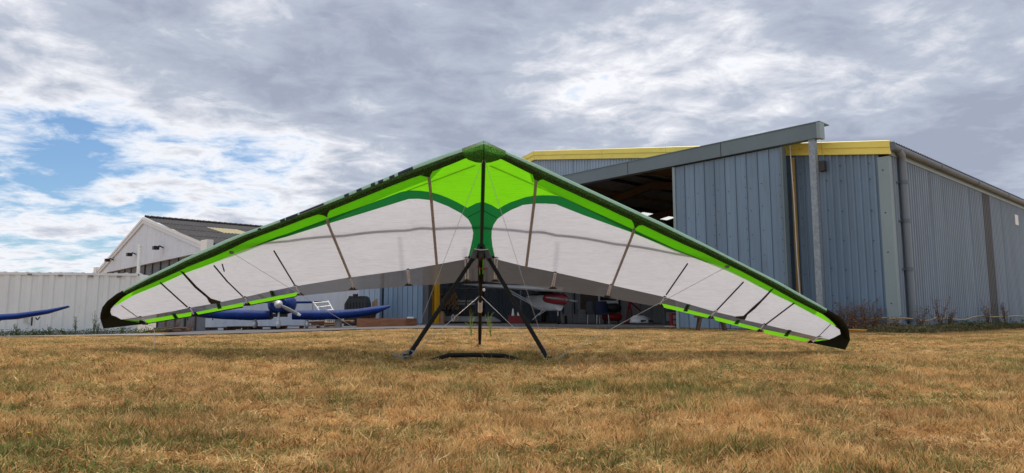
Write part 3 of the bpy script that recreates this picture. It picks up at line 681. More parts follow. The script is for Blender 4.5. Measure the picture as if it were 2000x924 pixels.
# ------------------------------------------------------------------ things on the apron
def onpx(px, Y, z=None):
    P = at(px, 616, Y); P.z = g(P.x, P.y) + .02 if z is None else z; return P
Pl = onpx(697, 27.0); Pr = onpx(815, 27.4)
bx = empty('wooden_crate', Pl.lerp(Pr, .5), 'long low reddish plywood box lying on the tarmac left of the yellow posts', 'crate')
d = (Pr - Pl); d.z = 0; ln = d.length; d.normalize(); n = Vector((d.y, -d.x, 0)); hgt = .36
def bxp(a, o, z): return Pl + d * a + n * o + Vector((0, 0, z))
cuts = [0, .38 * ln, .80 * ln]
for a, c in zip(cuts, cuts[1:]): MB().prism([bxp(a, 0, 0), bxp(c - .012, 0, 0), bxp(c - .012, .03, 0), bxp(a, .03, 0)], (0, 0, hgt)).build('side_board', M['wood'], bx)
MB().prism([bxp(.80 * ln, .03, 0), bxp(.80 * ln + .03, .03, 0), bxp(ln, -.55, 0), bxp(ln - .03, -.55, 0)], (0, 0, hgt)).build('end_board', M['wood'], bx)
MB().prism([bxp(.2 * ln, -.58, 0), bxp(ln - .02, -.58, 0), bxp(ln - .02, -.55, 0), bxp(.2 * ln, -.55, 0)], (0, 0, hgt)).build('side_board', M['wood'], bx)
MB().prism([bxp(0, 0, 0), bxp(.03, 0, 0), bxp(.2 * ln, -.55, 0), bxp(.2 * ln - .03, -.55, 0)], (0, 0, hgt)).build('end_board', M['wood'], bx)
MB().prism([bxp(.03, -.02, .27), bxp(.8 * ln, -.02, .27), bxp(ln - .04, -.53, .27), bxp(.22 * ln, -.53, .27)], (0, 0, .02)).build('lid', M['wood'], bx)
b = MB(); P = bxp(.83 * ln, -.1, hgt); b.prism([P, P + d * .26, P + d * .24 + Vector((0, .1, 0)), P + d * .02 + Vector((0, .1, 0))], (0, 0, .06)); tag(b.build('white_tray', M['white']), 'small white tray on the right end of the wooden box', 'tray')
# broken boards behind the box
for (pts, lab) in (([(727, 590), (737, 583), (738, 600), (733, 622), (724, 622)], 'pale splintered board leaning at the tip of the blue wing'), ([(716, 612), (724, 612), (716, 622), (709, 621)], 'short pale board end sticking up behind the wooden box')):
    b = MB(); b.prism([at(x, y, 28.5) for x, y in pts], (0, .04, 0)); tag(b.build('broken_board', M['cardboard']), lab, 'board')
# oil tank
Tl = at(672, 616, 36); Tr = at(716, 616, 36); gz = g(Tl.x, 36)
tk = empty('oil_tank', (Tl.lerp(Tr, .5).x, 36, gz), 'black ribbed plastic oil tank standing against the white wall behind the blue wing', 'tank')
wd = Tr.x - Tl.x; ht = 1.55
MB().prism([(Tl.x, 36, gz), (Tr.x, 36, gz), (Tr.x, 36, gz + ht * .78), (Tr.x - .1, 36, gz + ht), (Tl.x + .22, 36, gz + ht), (Tl.x, 36, gz + ht * .76)], (0, 1.1, 0)).build('tank_body', M['tanktop'], tk)
for k in range(7): MB().box((Tl.x + .1 + k * (wd - .2) / 6, 35.97, gz + ht * .42), (.09, .08, ht * .8)).build('rib', M['tanktop'], tk)
for k in range(5): MB().box((Tl.x + .28 + k * (wd - .45) / 4, 36.4, gz + ht + .02), (.10, 1.0, .05)).build('top_rib', M['tanktop'], tk)
MB().tube([(Tl.x + .5, 36.3, gz + ht), (Tl.x + .5, 36.3, gz + ht + .16)], .14, 12).build('filler_cap', M['blackmatte'], tk)
P = at(697, 572, 36); MB().tube([(P.x, 36.2, gz + ht), (P.x, 36.2, P.z)], .015, 5).build('vent_pipe', M['blackmatte'], tk)
# steps / ladder
st_ = empty('step_ladder', onpx(632, 30), 'white folding steps standing behind the right wing of the blue aeroplane', 'ladder')
A = at(611, 590, 31); Bq = at(629, 616, 30.6); Cq = at(640, 588, 31.6); Dq = at(653, 611, 31.2)
for (p, q) in ((A, Bq), (Cq, Dq)): MB().tube([p, p + (q - p) * 1.9], .045, 6).build('rail', M['white'], st_)
for k in range(5): MB().tube([A.lerp(Bq, .1 + k * .33), Cq.lerp(Dq, .1 + k * .33)], .045, 6).build('tread', M['white'], st_)
for p, q in ((A, at(611, 640, 32)), (Cq, at(664, 636, 32.4))): MB().tube([p, q], .025, 6).build('rear_leg', M['white'], st_)
# low clutter under the aeroplane
rr = random.Random(3)
def clutter(px, Y, w, h, dd, m, name, lab, cat, tilt=0, grp=None):
    P = onpx(px, Y); o = MB()
    if name in ('pallet',):
        root = empty(name, P, lab, cat, grp)
        for k in range(5): MB().box(P + Vector((0, -dd / 2 + k * dd / 4, h)), (w, dd / 7, .025), rz=tilt).build('board', m, root)
        for k in range(3): MB().box(P + Vector((-w / 2 + .05 + k * (w - .1) / 2, 0, h / 2)), (.09, dd, h - .03), rz=tilt).build('bearer', m, root)
        return
    if name == 'log_pile':
        root = empty(name, P, lab, cat, grp)
        for k in range(9): 
            a = rr.uniform(-.3, .3); c = P + Vector((rr.uniform(-w / 2, w / 2), rr.uniform(-dd / 2, dd / 2), .05 + rr.uniform(0, h)))
            MB().tube([c - Vector((.35 * math.cos(a), .35 * math.sin(a), 0)), c + Vector((.35 * math.cos(a), .35 * math.sin(a), .03))], .05, 7).build('branch', m, root)
        return
clutter(450, 28.3, 1.6, .13, 1.0, M['timber'], 'pallet', 'dark wooden pallet lying flat under the left wing of the blue aeroplane', 'pallet')
clutter(500, 28.0, 1.9, .13, 1.1, M['timber'], 'pallet', 'dark pallet on the ground left of the nose wheel of the blue aeroplane', 'pallet', -.1)
clutter(590, 28.6, 1.5, .12, 1.0, M['wood'], 'pallet', 'reddish pallet on the ground between the aeroplane wheels', 'pallet', .2)
clutter(650, 29.5, 1.4, .22, .8, M['cardboard'], 'log_pile', 'heap of pale broken sticks on the tarmac under the right blue wing', 'wood pile')
clutter(330, 29.0, .9, .12, .6, M['timber'], 'log_pile', 'small dark heap of offcuts by the old hangar doors', 'wood pile')
for px, w in ((634, .42), (648, .36)):
    P = onpx(px, 30.2); root = empty('wire_crate', P, 'open wire crate %s under the right wing of the blue aeroplane' % ('on the left' if px == 634 else 'on the right'), 'crate')
    for k in range(5): MB().tube([P + Vector((-w / 2 + k * w / 4, 0, 0)), P + Vector((-w / 2 + k * w / 4, 0, .45))], .012, 5).build('upright_wire', M['grey'], root)
    for k in range(5): MB().tube([P + Vector((-w / 2, 0, .02 + k * .105)), P + Vector((w / 2, 0, .02 + k * .105))], .012, 5).build('cross_wire', M['grey'], root)
P = onpx(661, 28.4); b = MB(); b.tube([P, P + Vector((0, 0, .22)), P + Vector((0, 0, .42)), P + Vector((0, 0, .5)), P + Vector((0, 0, .58))], [.15, .15, .12, .06, .08], 12); tag(b.build('gas_bottle', M['white']), 'white gas bottle on the tarmac beneath the tip half of the blue wing', 'gas bottle')

# trestle under the right wing
P = onpx(1392, 19.6); tr = empty('wooden_trestle', P, 'old dark wooden trestle standing in front of the sliding door under the right wing', 'trestle')
dx = Vector((1, .15, 0)).normalized()
MB().prism([P - dx * .50 + Vector((0, 0, .36)), P + dx * .46 + Vector((0, 0, .30)), P + dx * .46 + Vector((0, .25, .30)), P - dx * .50 + Vector((0, .25, .36))], (0, 0, .06)).build('top', M['timber'], tr)
for a, sl in ((-.35, -.09), (.30, .10)):
    for o in (0, .22):
        MB().prism([P + dx * a + Vector((-.035, o, .37)), P + dx * a + Vector((.035, o, .37)), P + dx * (a + sl) + Vector((.035, o, -.03)), P + dx * (a + sl) + Vector((-.035, o, -.03))], (0, .04, 0)).build('leg', M['timber'], tr)

# ------------------------------------------------------------------ inside the hangar
ZF = ZH + .03
def ip(px, Y, z=0.0): P = at(px, 616, Y); P.z = ZF + z; return P
M['shadewhite'] = mat('shaded_white_gelcoat', (0.42, 0.44, 0.45), 0.5, 0, 0.08, 3)  # white gelcoat darkened; the hangar's shade is put into its colour
# high wing microlight
ac = empty('high_wing_aircraft', ip(1070, 34), 'white high wing light aircraft with a dark red nose parked inside the hangar', 'aircraft')
def ap(px, py, Y): return at(px, py, Y)
A = ap(903, 556, 36.5); Bq = ap(1098, 566, 31.0); wv = (Bq - A)
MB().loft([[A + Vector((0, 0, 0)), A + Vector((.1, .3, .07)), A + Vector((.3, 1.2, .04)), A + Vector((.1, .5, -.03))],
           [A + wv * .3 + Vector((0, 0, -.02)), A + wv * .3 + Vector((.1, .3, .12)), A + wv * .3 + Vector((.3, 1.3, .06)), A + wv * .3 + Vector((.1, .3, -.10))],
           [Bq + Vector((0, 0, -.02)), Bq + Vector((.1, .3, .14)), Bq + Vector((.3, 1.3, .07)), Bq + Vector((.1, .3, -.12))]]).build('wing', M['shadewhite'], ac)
fz = 33.0
def er(px, py, Y, w, h, n=14): 
    c = ap(px, py, Y); return [c + Vector((w * math.cos(a) * .6, w * math.cos(a) * -.6, h * math.sin(a))) for a in [2 * math.pi * k / n for k in range(n)]]
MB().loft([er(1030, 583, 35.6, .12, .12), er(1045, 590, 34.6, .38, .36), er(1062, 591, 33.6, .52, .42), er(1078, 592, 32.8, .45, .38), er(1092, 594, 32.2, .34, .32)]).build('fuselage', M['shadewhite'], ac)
MB().loft([er(1070, 583, 32.9, .42, .2), er(1084, 584, 32.3, .42, .24), er(1100, 585, 31.7, .32, .26), er(1107, 586, 31.4, .14, .14)]).build('engine_cowl', M['red'], ac)
MB().loft([er(1040, 576, 34.8, .2, .02), er(1052, 574, 34.2, .42, .12), er(1072, 575, 33.2, .42, .14), er(1082, 578, 32.8, .3, .04)]).build('windscreen', M['glassdark'], ac)
pr = MB().tube([ap(1107, 586, 31.35), ap(1110, 586, 31.2)], [.09, .02], 8).build('propeller_hub', M['grey'], ac)
for q in ((1128, 589), (1066, 581)): MB().tube([ap(1108, 586, 31.3), ap((1108 + q[0]) / 2, (586 + q[1]) / 2, 31.2), ap(q[0], q[1], 31.2)], [.03, .07, .04], 6).build('blade', M['grey'], pr)
for (p, q) in (((988, 563), (1060, 602)), ((995, 571), (1056, 604)), ((1062, 604), (1040, 625)), ((1066, 606), (1052, 616))):
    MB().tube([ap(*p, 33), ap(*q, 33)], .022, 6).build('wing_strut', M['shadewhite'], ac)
nl = MB().tube([ap(1090, 600, 32.4), ip(1090, 32.4, .3)], .035, 6).build('nose_leg', M['shadewhite'], ac)
for px, Y in ((1091, 32.4), (1105, 33.8), (1040, 34.2)):
    P = ip(px, Y, .2); MB().tube([P - Vector((.06, 0, 0)), P + Vector((.06, .0, 0))], .2, 14).build('wheel', M['rubber'], ac)
# partition wall of grey panels with a white window
pw = empty('partition_wall', ip(1180, 38), 'grey panelled partition with a white framed window at the back of the hangar', 'partition')
pA = ip(1096, 38.5); pB = ip(1340, 38.5)
npn = 11
for k in range(npn):
    x0 = pA.x + (pB.x - pA.x) * k / npn; x1 = pA.x + (pB.x - pA.x) * (k + 1) / npn
    MB().box(((x0 + x1) / 2, 38.5 + .02 * (k % 2), ZF + 1.3), (x1 - x0 - .03, .06, 2.6)).build('panel', M['partition'], pw)
    if k in (0, 1, 5): MB().box((x0 + .1, 38.43, ZF + 1.5), (.07, .03, 2.0)).build('slot', M['darkseam'], pw)
P = ip(1156, 38.3); MB().box((P.x, 38.40, ZF + 1.5), (1.25, .04, 1.6)).build('brown_door', M['brown'], pw)
P = ip(1189, 38.2, 1.25); w_ = MB().box((P.x, 38.36, ZF + 1.3), (1.12, .08, 1.35)).build('window', M['white'], pw)
MB().box((P.x, 38.30, ZF + 1.55), (.92, .03, .62)).build('pane', M['glassdark'], w_)
# workbench and shelf with wood stack
wb = empty('workbench', ip(905, 40.5), 'yellow framed workbench with a dark top at the left side inside the hangar', 'workbench')
b0 = ip(880, 40.5); b1 = ip(922, 40.5)
MB().box(((b0.x + b1.x) / 2, 40.8, ZF + .85), (b1.x - b0.x, .8, .07)).build('top', M['yellowpaint'], wb)
for x in (b0.x + .04, b1.x - .04): MB().box((x, 40.5, ZF + .42), (.09, .09, .8)).build('leg', M['yellowpaint'], wb)
MB().box(((b0.x + b1.x) / 2, 40.6, ZF + .3), (b1.x - b0.x - .2, .5, .3)).build('drawer', M['darkgrey'], wb)
P = at(909, 591, 39.5); tag(MB().box(P, (1.15, .5, .26)).build('white_box', M['white']), 'white rectangular case lying on the workbench inside the hangar', 'box')
lp = empty('log_stack', ip(880, 38), 'brown stack of sawn logs left of the white case inside the hangar', 'logs')
for r_ in range(6):
    for k in range(5 - (r_ % 2)):
        P = at(860 + k * 8 + (r_ % 2) * 4 + rr.uniform(-1, 1), 602 - r_ * 5.4, 37.8); MB().tube([P, P + Vector((0, .5, 0))], .095 + rr.uniform(-.02, .02), 9).build('log', M['cardboard'], lp)
sh = empty('shelf_rack', ip(905, 39), 'dark storage rack full of parts along the left inside wall of the hangar', 'shelving')
for z in (.25, 1.15, 1.95, 2.6): MB().box((ip(890, 39).x, 39.4, ZF + z), (4.2, .7, .05)).build('shelf', M['rafter'] if z > 2 else M['grey'], sh)
for px in (848, 880, 910, 940): MB().box((ip(px, 39).x, 39.1, ZF + 1.4), (.07, .07, 2.8)).build('upright', M['rafter'], sh)
pp = empty('pipe_bundle', ip(915, 35), 'long grey pipes lying on the hangar floor beside the doorway', 'pipes')
for k in range(4): MB().tube([ip(858, 35.5, .12 + .07 * k), ip(978 - k * 4, 35.2 + .1 * k, .12 + .06 * k)], .05, 8).build('pipe', M['grey'], pp)
P = ip(862, 34.6); tag(MB().tube([P, P + Vector((0, 0, .5)), P + Vector((0, 0, .62))], [.2, .19, .1], 12).build('brown_sack', M['cardboard']), 'brown sack standing on the floor just inside the yellow posts', 'sack')
for px, m_, l in ((885, M['white'], 'white coiled rope ring hanging on the grey pipes'), (892, M['yellowpaint'], 'yellow coiled rope ring hanging on the grey pipes')):
    P = ip(px, 34.7, .28); tag(MB().tube([P + Vector((.07 * math.cos(a), 0, .16 * math.sin(a))) for a in [2 * math.pi * k / 14 for k in range(15)]], .02, 6, cap=False).build('rope_coil', m_), l, 'rope coil', )
for px, l in ((1002, 'left white cone standing on the red cabinet'), (1013, 'right white cone standing on the red cabinet')):
    P = ip(px, 35, .4); tag(MB().tube([P, P + Vector((0, 0, .3)), P + Vector((0, 0, .36))], [.09, .05, .02], 10).build('traffic_cone', M['white']), l, 'cone')
P = ip(1008, 35.2); rc = empty('red_cabinet', P, 'low dark red tool cabinet on the hangar floor beneath two white cones', 'cabinet')
MB().box(P + Vector((0, 0, .2)), (.8, .5, .40)).build('body', M['red'], rc)
for k in range(3): MB().box(P + Vector((0, -.26, .08 + .12 * k)), (.7, .02, .09)).build('drawer', M['red'], rc)
# chairs with dark covers
def chair(px, Y, m, lab):
    P = ip(px, Y); r = empty('garden_chair', P, lab, 'chair', 'covered chairs inside the hangar')
    MB().loft([[P + Vector((x, y, z)) for x, y in ((-.28, -.25), (.28, -.25), (.3, .3), (-.3, .3))] for z in (.45, .55)], smooth=False).build('seat', m, r)
    MB().loft([[P + Vector((x * k, y + z * .15, z + .5)) for x, y in ((-.32, .2), (.32, .2), (.32, .34), (-.32, .34))] for z, k in ((0, 1), (.45, 1), (.6, .8))]).build('backrest', m, r)
    for sx in (-1, 1):
        for y in (-.22, .28): MB().tube([P + Vector((sx * .27, y, .45)), P + Vector((sx * .3, y * 1.1, 0))], .02, 6).build('leg', M['white'] if y < 0 else M['darkgrey'], r)
chair(1158, 33.5, M['darkgrey'], 'dark grey covered chair left of the navy one inside the hangar')
chair(1176, 33.0, mat('navy_cloth', (0.02, 0.03, 0.07), .8), 'navy covered chair in the middle of the hangar doorway')
P = ip(1196, 34); cm = empty('compressor', P, 'red horizontal compressor tank with a black motor on top inside the hangar', 'compressor')
MB().loft([[P + Vector((x, r_ * math.cos(a), .34 + r_ * math.sin(a))) for a in [2 * math.pi * k / 14 for k in range(14)]] for x, r_ in ((-.5, .1), (-.42, .2), (.38, .2), (.46, .1))]).build('tank', M['redtank'], cm)
MB().loft(ell(P + Vector((0, 0, .78)), .48, .25, .26)).build('motor_cover', M['blackmatte'], cm)
for sx in (-.35, .3): MB().box(P + Vector((sx, 0, .08)), (.05, .3, .16)).build('foot', M['blackmatte'], cm)
P = ip(1138, 34.6); bxr = empty('plastic_drawers', P, 'small grey stack of drawers left of the dark chair inside the hangar', 'drawers')
for k in range(5): MB().box(P + Vector((0, 0, .1 + .14 * k)), (.55 - .04 * (k == 4), .4, .11)).build('drawer', M['grey'], bxr)
# engine hoist
hz = empty('engine_hoist', ip(1232, 34), 'dark red engine hoist with an angled boom standing near the partition', 'hoist')
for a, c, rad in (((1224, 632), (1228, 588), .05), ((1237, 632), (1229, 590), .05), ((1228, 588), (1250, 606), .045), ((1218, 631), (1242, 631), .05)):
    MB().tube([ap(*a, 34), ap(*c, 34)], rad, 6).build('beam', M['red'], hz)
MB().tube([ap(1250, 606, 34), ap(1249, 618, 34)], .015, 5).build('chain', M['blackmatte'], hz)
# white fairing on the floor
P = ip(1252, 31); fr = empty('engine_fairing', P, 'white moulded fairing with dark openings lying on the hangar floor', 'fairing')
MB().loft([[P + Vector((x, y * w, z)) for y, z in ((-1, .08), (-.9, .2 * h), (-.4, .42 * h), (.4, .42 * h), (.9, .2 * h), (1, .08))] for x, w, h in ((-.48, .2, .7), (-.3, .4, 1), (.1, .45, .95), (.4, .35, .6), (.52, .1, .3))]).build('shell', M['fairing'], fr)
for x in (.02, .36): MB().box(P + Vector((x, -.36, .16)), (.22, .12, .10)).build('opening', M['darkseam'], fr)
for px, m_, h_, w_, l, n_ in ((1312, 'darkgrey', 1.2, .7, 'dark grey metal cabinet just inside the right jamb', 'cabinet'), (1320, 'red', .5, .4, 'small red machine in front of the dark grey cabinet', 'machine')):
    P = ip(px, 26.5 if n_ == 'machine' else 29); r = empty(n_, P, l, n_)
    MB().box(P + Vector((0, 0, h_ / 2)), (w_, .4, h_)).build('body', M[m_], r)
    for k in range(2): MB().box(P + Vector((0, -.22, h_ * (.3 + .4 * k))), (w_ * .8, .03, h_ * .3)).build('panel', M['grey'], r)
P = at(1308, 637, 25.0); tag(MB().box((P.x, 25.0, ZF + .02), (.36, .12, .04), rz=-.3).build('plank', mat('pale_plank', (.5, .42, .34))), 'short pale plank lying on the concrete at the right end of the doorway', 'plank')

# ------------------------------------------------------------------ hang glider
NOSE = at(945, 300, 6.9); ROOT = at(940, 553, 8.61)
TIPL = at(205, 610, 8.65); TIPR = at(1652, 655, 9.1)
def pnorm(a, c, d): n = (c - a).cross(d - a).normalized(); return n if n.z > 0 else -n      # points up and back, away from the camera
NL = pnorm(NOSE, ROOT, TIPL); NR = pnorm(NOSE, ROOT, TIPR)
LEL = [((945, 275.5), (945, 300)), ((902, 291), (908, 309)), ((875.8, 299.2), (885, 318.7)), ((835, 314), (848, 333)), ((798, 328.4), (805, 347)), ((760, 344.5), (767, 361.5)), ((720, 360.6), (727, 377.5)), ((686, 374.6), (695, 390.5)), ((637.4, 394), (647, 409.6)), ((588.7, 413.6), (598, 426)), ((540, 432), (550, 444.5)), ((506, 444.6), (516, 456.9)), ((473.6, 456), (484, 469.5)), ((440, 469.5), (450, 486)), ((408.7, 483.6), (418, 500.3)), ((360, 505.5), (369, 519.5)), ((342, 515), (350.5, 528.4)), ((294, 538), (303, 550)), ((261, 556), (270, 564.5)), ((240, 567.5), (250, 574.5))]
TPL = [((240, 567.5), (250, 574.5)), ((227, 574.5), (240, 581)), ((209, 588.5), (224, 595)), ((199.5, 600.6), (217, 603)), ((196, 613), (215.5, 609)), ((195, 622), (218, 615.5))]
LER = [((945, 275.5), (945, 300)), ((987, 295.3), (981, 311)), ((1010, 305.2), (1003, 322)), ((1036.9, 316.8), (1028, 334.5)), ((1066, 330.3), (1058, 348.5)), ((1095, 344), (1086, 361.5)), ((1140, 364.9), (1132, 382.5)), ((1180, 383.4), (1172, 400.5)), ((1218, 401), (1210, 418.5)), ((1255, 418.2), (1248, 435.5)), ((1295.9, 437), (1288, 454.5)), ((1340, 459), (1332, 475)), ((1380, 478.8), (1372, 492.5)), ((1420, 499.5), (1411, 511.5)), ((1457.4, 518.7), (1449, 530)), ((1519.5, 550), (1511, 562.6)), ((1560, 573), (1552, 585.5)), ((1597.4, 593.8), (1590, 604.8)), ((1615, 603.8), (1605, 612.5))]
TPR = [((1615, 603.8), (1605, 612.5)), ((1633, 614.5), (1618, 621)), ((1645, 623.5), (1627, 630)), ((1652, 632), (1633, 637)), ((1658, 644), (1640, 644)), ((1660.7, 663.6), (1642, 652.5))]
teL = [(906, 550), (860, 555), (796, 559), (700, 566), (592, 577), (489, 595), (387, 614.5), (272, 634), (202, 642)]
teR = [(972, 553), (1020, 556), (1080, 567.3), (1171, 578.6), (1284, 597), (1382, 621), (1476, 645.5), (1572, 667.5), (1651, 683.4)]
leXY = sorted([p[1] for p in LEL] + [(215, 609)] + [p[1] for p in LER[1:]] + [(1641, 648)]); teXY = sorted(teL + teR)
lx, ly = zip(*leXY); tx, ty_ = zip(*teXY)
def hx(y): return 945 - (y - 275) * 5 / 278
bat_x = [236, 300, 395, 450, 560, 668, 796, 850, 945, 1032, 1083, 1200, 1320, 1420, 1478, 1520, 1605]
def surf(px, py, extra=0.0, side=None):
    if side is None: side = 'L' if px < hx(py) else 'R'
    n = NL if side == 'L' else NR
    a = float(np.interp(px, lx, ly)); c = float(np.interp(px, tx, ty_)); t = min(1, max(0, (py - a) / max(5, c - a)))
    fade = min(1, abs(px - hx(py)) / 120)
    off = 0.05 * math.sin(math.pi * t ** 0.8) * fade
    # slight billow between the battens
    qx = px + (py - 450) * (0.45 if side == 'L' else -0.45) * 0
    for k in range(len(bat_x) - 1):
        if bat_x[k] <= qx < bat_x[k + 1]:
            u_ = (qx - bat_x[k]) / (bat_x[k + 1] - bat_x[k]); off += 0.018 * math.sin(math.pi * u_) * math.sin(math.pi * t) * fade
    return isect(px, py, NOSE + n * (off + extra), n)
glider = empty('hang_glider', (at(933, 705, 7.1).x, 7.1, g(-.3, 7.1)), 'lime green and white hang glider standing on the dry grass, nose up', 'hang glider')
def panel(poly, name, m, side, step=11, extra=0.0, label=None, f=None):
    vs = []; n = len(poly)
    for i in range(n):
        a = Vector(poly[i]); c = Vector(poly[(i + 1) % n]); k = max(1, int((c - a).length / step)); vs += [a.lerp(c, q / k) for q in range(k)]
    no = len(vs); x0, x1 = min(v.x for v in vs), max(v.x for v in vs); y0, y1 = min(v.y for v in vs), max(v.y for v in vs)
    y = y0 + step * .5; outl = [(v.x, v.y) for v in vs]
    while y < y1:
        x = x0 + step * .5
        while x < x1:
            if inpoly(x, y, outl):
                dmin = min((Vector((x, y)) - v).length for v in vs[:no])
                if dmin > step * .4: vs.append(Vector((x, y)))
            x += step
        y += step
    r = delaunay_2d_cdt(vs, [], [list(range(no))], 1, 1e-4)
    fn = f or (lambda px, py: surf(px, py, extra, side))
    bb = MB(); bb.add([fn(p.x, p.y) for p in r[0]], r[2], True); return bb.build(name, m, glider, label)
def H_(y): return (hx(y), y)
limeL = [H_(300)] + [p[1] for p in LEL[1:]] + [p[1] for p in TPL[1:3]] + [(225.5, 597.4), (261, 577), (318, 553.6), (360, 534), (392.5, 522.6), (425, 510.4), (457.4, 495.8), (481, 486.8), (540, 463), (560, 456.8), (637.4, 428.2), (720, 398.6), (782.3, 375.2), (798, 371.9), (820, 372.5), (840.8, 375.2), (858, 380), (875.8, 386.9), (895, 396), (912.5, 406), (930, 397), H_(394)]
dgL = [H_(394), (930, 397), (912.5, 406), (895, 396), (875.8, 386.9), (858, 380), (840.8, 375.2), (820, 372.5), (798, 371.9), (782.3, 375.2), (720, 398.6), (637.4, 428.2), (560, 456.8), (540, 463), (481, 486.8), (540, 467.7), (560, 462.5), (637.4, 438), (720, 413), (798, 388.8), (817.4, 388.3), (846.6, 391.8), (875.8, 403.4), (901, 417), (914.8, 428.8), (920.7, 439.5), (924.3, 454.3), (923, 466), (919, 484), (914.5, 503), H_(503)]
whL = [(914.5, 503), (919, 484), (923, 466), (924.3, 454.3), (920.7, 439.5), (914.8, 428.8), (901, 417), (875.8, 403.4), (846.6, 391.8), (817.4, 388.3), (798, 388.8), (720, 413), (637.4, 438), (560, 462.5), (540, 467.7), (481, 486.8), (457.4, 495.8), (425, 510.4), (392.5, 522.6), (360, 534), (318, 553.6), (261, 577), (225.5, 597.4), (217, 603), (215.5, 609), (218, 615.5), (227, 618.5), (236.8, 624), (277.4, 618.5), (340, 607.5), (367, 601.8), (412.7, 593.8), (431, 590), (479.4, 580), (522, 570.3), (573, 559.7), (582.7, 558.2), (675, 543), (700, 539.7), (796, 526.8), (860, 515.3), (905.5, 507)]
grL = [H_(503), (914.5, 503), (905.5, 507), (860, 515.3), (796, 526.8), (700, 539.7), (675, 543), (582.7, 558.2), (573, 559.7), (581, 570.3), (592, 577), (696, 567), (796, 559), (860, 555), (906, 550), (920, 549), H_(549)]
groL = [(573, 559.7), (522, 570.3), (479.4, 580), (431, 590), (412.7, 593.8), (367, 601.8), (340, 607.5), (277.4, 618.5), (236.8, 624), (272, 625.5), (277, 625.5), (340, 614.5), (374.8, 609), (382, 609.5), (476, 590.3), (484, 589), (581, 570.3)]
limeR = [H_(394), (960, 400.5), (973, 408.3), (985, 401), (998, 394.7), (1027, 385), (1042, 382.5), (1060.3, 381.4), (1080, 381.8), (1095.3, 383.6), (1160, 413.2), (1237.4, 448.6), (1315.3, 484.7), (1380, 511), (1392.5, 515.5), (1420, 526.8), (1457.4, 545.5), (1502.9, 569.5), (1543.8, 589.8), (1600, 619.5), (1629.9, 637)] + [p[1] for p in TPR[::-1][2:4]] + [p[1] for p in LER[::-1][:-1]] + [H_(300)]
dgR = [H_(503), (966.5, 503), (962, 481.6), (960, 463.4), (960.5, 450), (963.8, 439.5), (971.6, 427.8), (984, 418.5), (998, 410.3), (1021.3, 400.5), (1046.6, 397.6), (1066, 397.8), (1085.6, 399), (1140, 420.4), (1237.4, 455.5), (1315.3, 487.6), (1380, 512.4), (1392.5, 515.5), (1380, 511), (1315.3, 484.7), (1237.4, 448.6), (1160, 413.2), (1095.3, 383.6), (1080, 381.8), (1060.3, 381.4), (1042, 382.5), (1027, 385), (998, 394.7), (985, 401), (973, 408.3), (960, 400.5), H_(394)]
whR = [(966.5, 503), (962, 481.6), (960, 463.4), (960.5, 450), (963.8, 439.5), (971.6, 427.8), (984, 418.5), (998, 410.3), (1021.3, 400.5), (1046.6, 397.6), (1066, 397.8), (1085.6, 399), (1140, 420.4), (1237.4, 455.5), (1315.3, 487.6), (1380, 512.4), (1392.5, 515.5), (1420, 526.8), (1457.4, 545.5), (1502.9, 569.5), (1543.8, 589.8), (1600, 619.5), (1629.9, 637), (1640, 644), (1642, 652.5), (1630, 658.8), (1620, 663), (1598.3, 658.8), (1490, 633), (1454, 625), (1436.8, 618.5), (1395, 608.5), (1300, 581), (1296.7, 579.8), (1201, 558.5), (1192, 556), (1085, 532), (1020, 519), (975.6, 508)]
grR = [H_(503), H_(549), (958, 551), (972, 553), (1020, 556), (1080, 567.3), (1171, 578.6), (1272, 597), (1284.5, 597), (1292, 592.3), (1296.7, 579.8), (1201, 558.5), (1192, 556), (1085, 532), (1020, 519), (975.6, 508), (966.5, 503)]
groR = [(1296.7, 579.8), (1300, 581), (1395, 608.5), (1436.8, 618.5), (1454, 625), (1490, 633), (1598.3, 658.8), (1620, 663), (1590, 663.4), (1583, 662.6), (1490, 642.5), (1486, 641), (1393, 617), (1387.4, 615), (1300, 593.5), (1292, 592.3)]
for side, sets in (('L', (limeL, dgL, whL, grL, groL)), ('R', (limeR, dgR, whR, grR, groR))):
    for poly, nm, mm in zip(sets, ('lime_panel', 'dark_green_panel', 'white_sail_panel', 'grey_trailing_panel', 'outer_trailing_panel'), ('lime', 'dgreen', 'whitesail', 'greymesh', 'greymesh')):
        panel(poly, nm, M[mm], side, step=10)
for side, strips in (('L', ([(240, 624.6), (272, 625.6), (271.7, 630)], [(277.5, 625.6), (374.8, 609.1), (374, 617.2), (289, 631)], [(382.4, 609.7), (476.3, 590.5), (474.8, 598.5), (387, 614.4)], [(484, 589.2), (581, 570.5), (579.4, 578), (490, 595)])),
                     ('R', ([(1292.5, 592.5), (1387.2, 615.2), (1381.7, 621), (1297, 600.8)], [(1393, 617.2), (1486, 641.2), (1476, 645.6), (1397, 625.8)], [(1490, 642.8), (1583, 662.8), (1572, 667.5), (1494, 651)], [(1590.8, 663.6), (1620, 663.2), (1588, 667.5)]))):
    for st_p in strips: panel(st_p, 'trailing_edge_strip', M['limestrip'], side, step=9, extra=-.004)
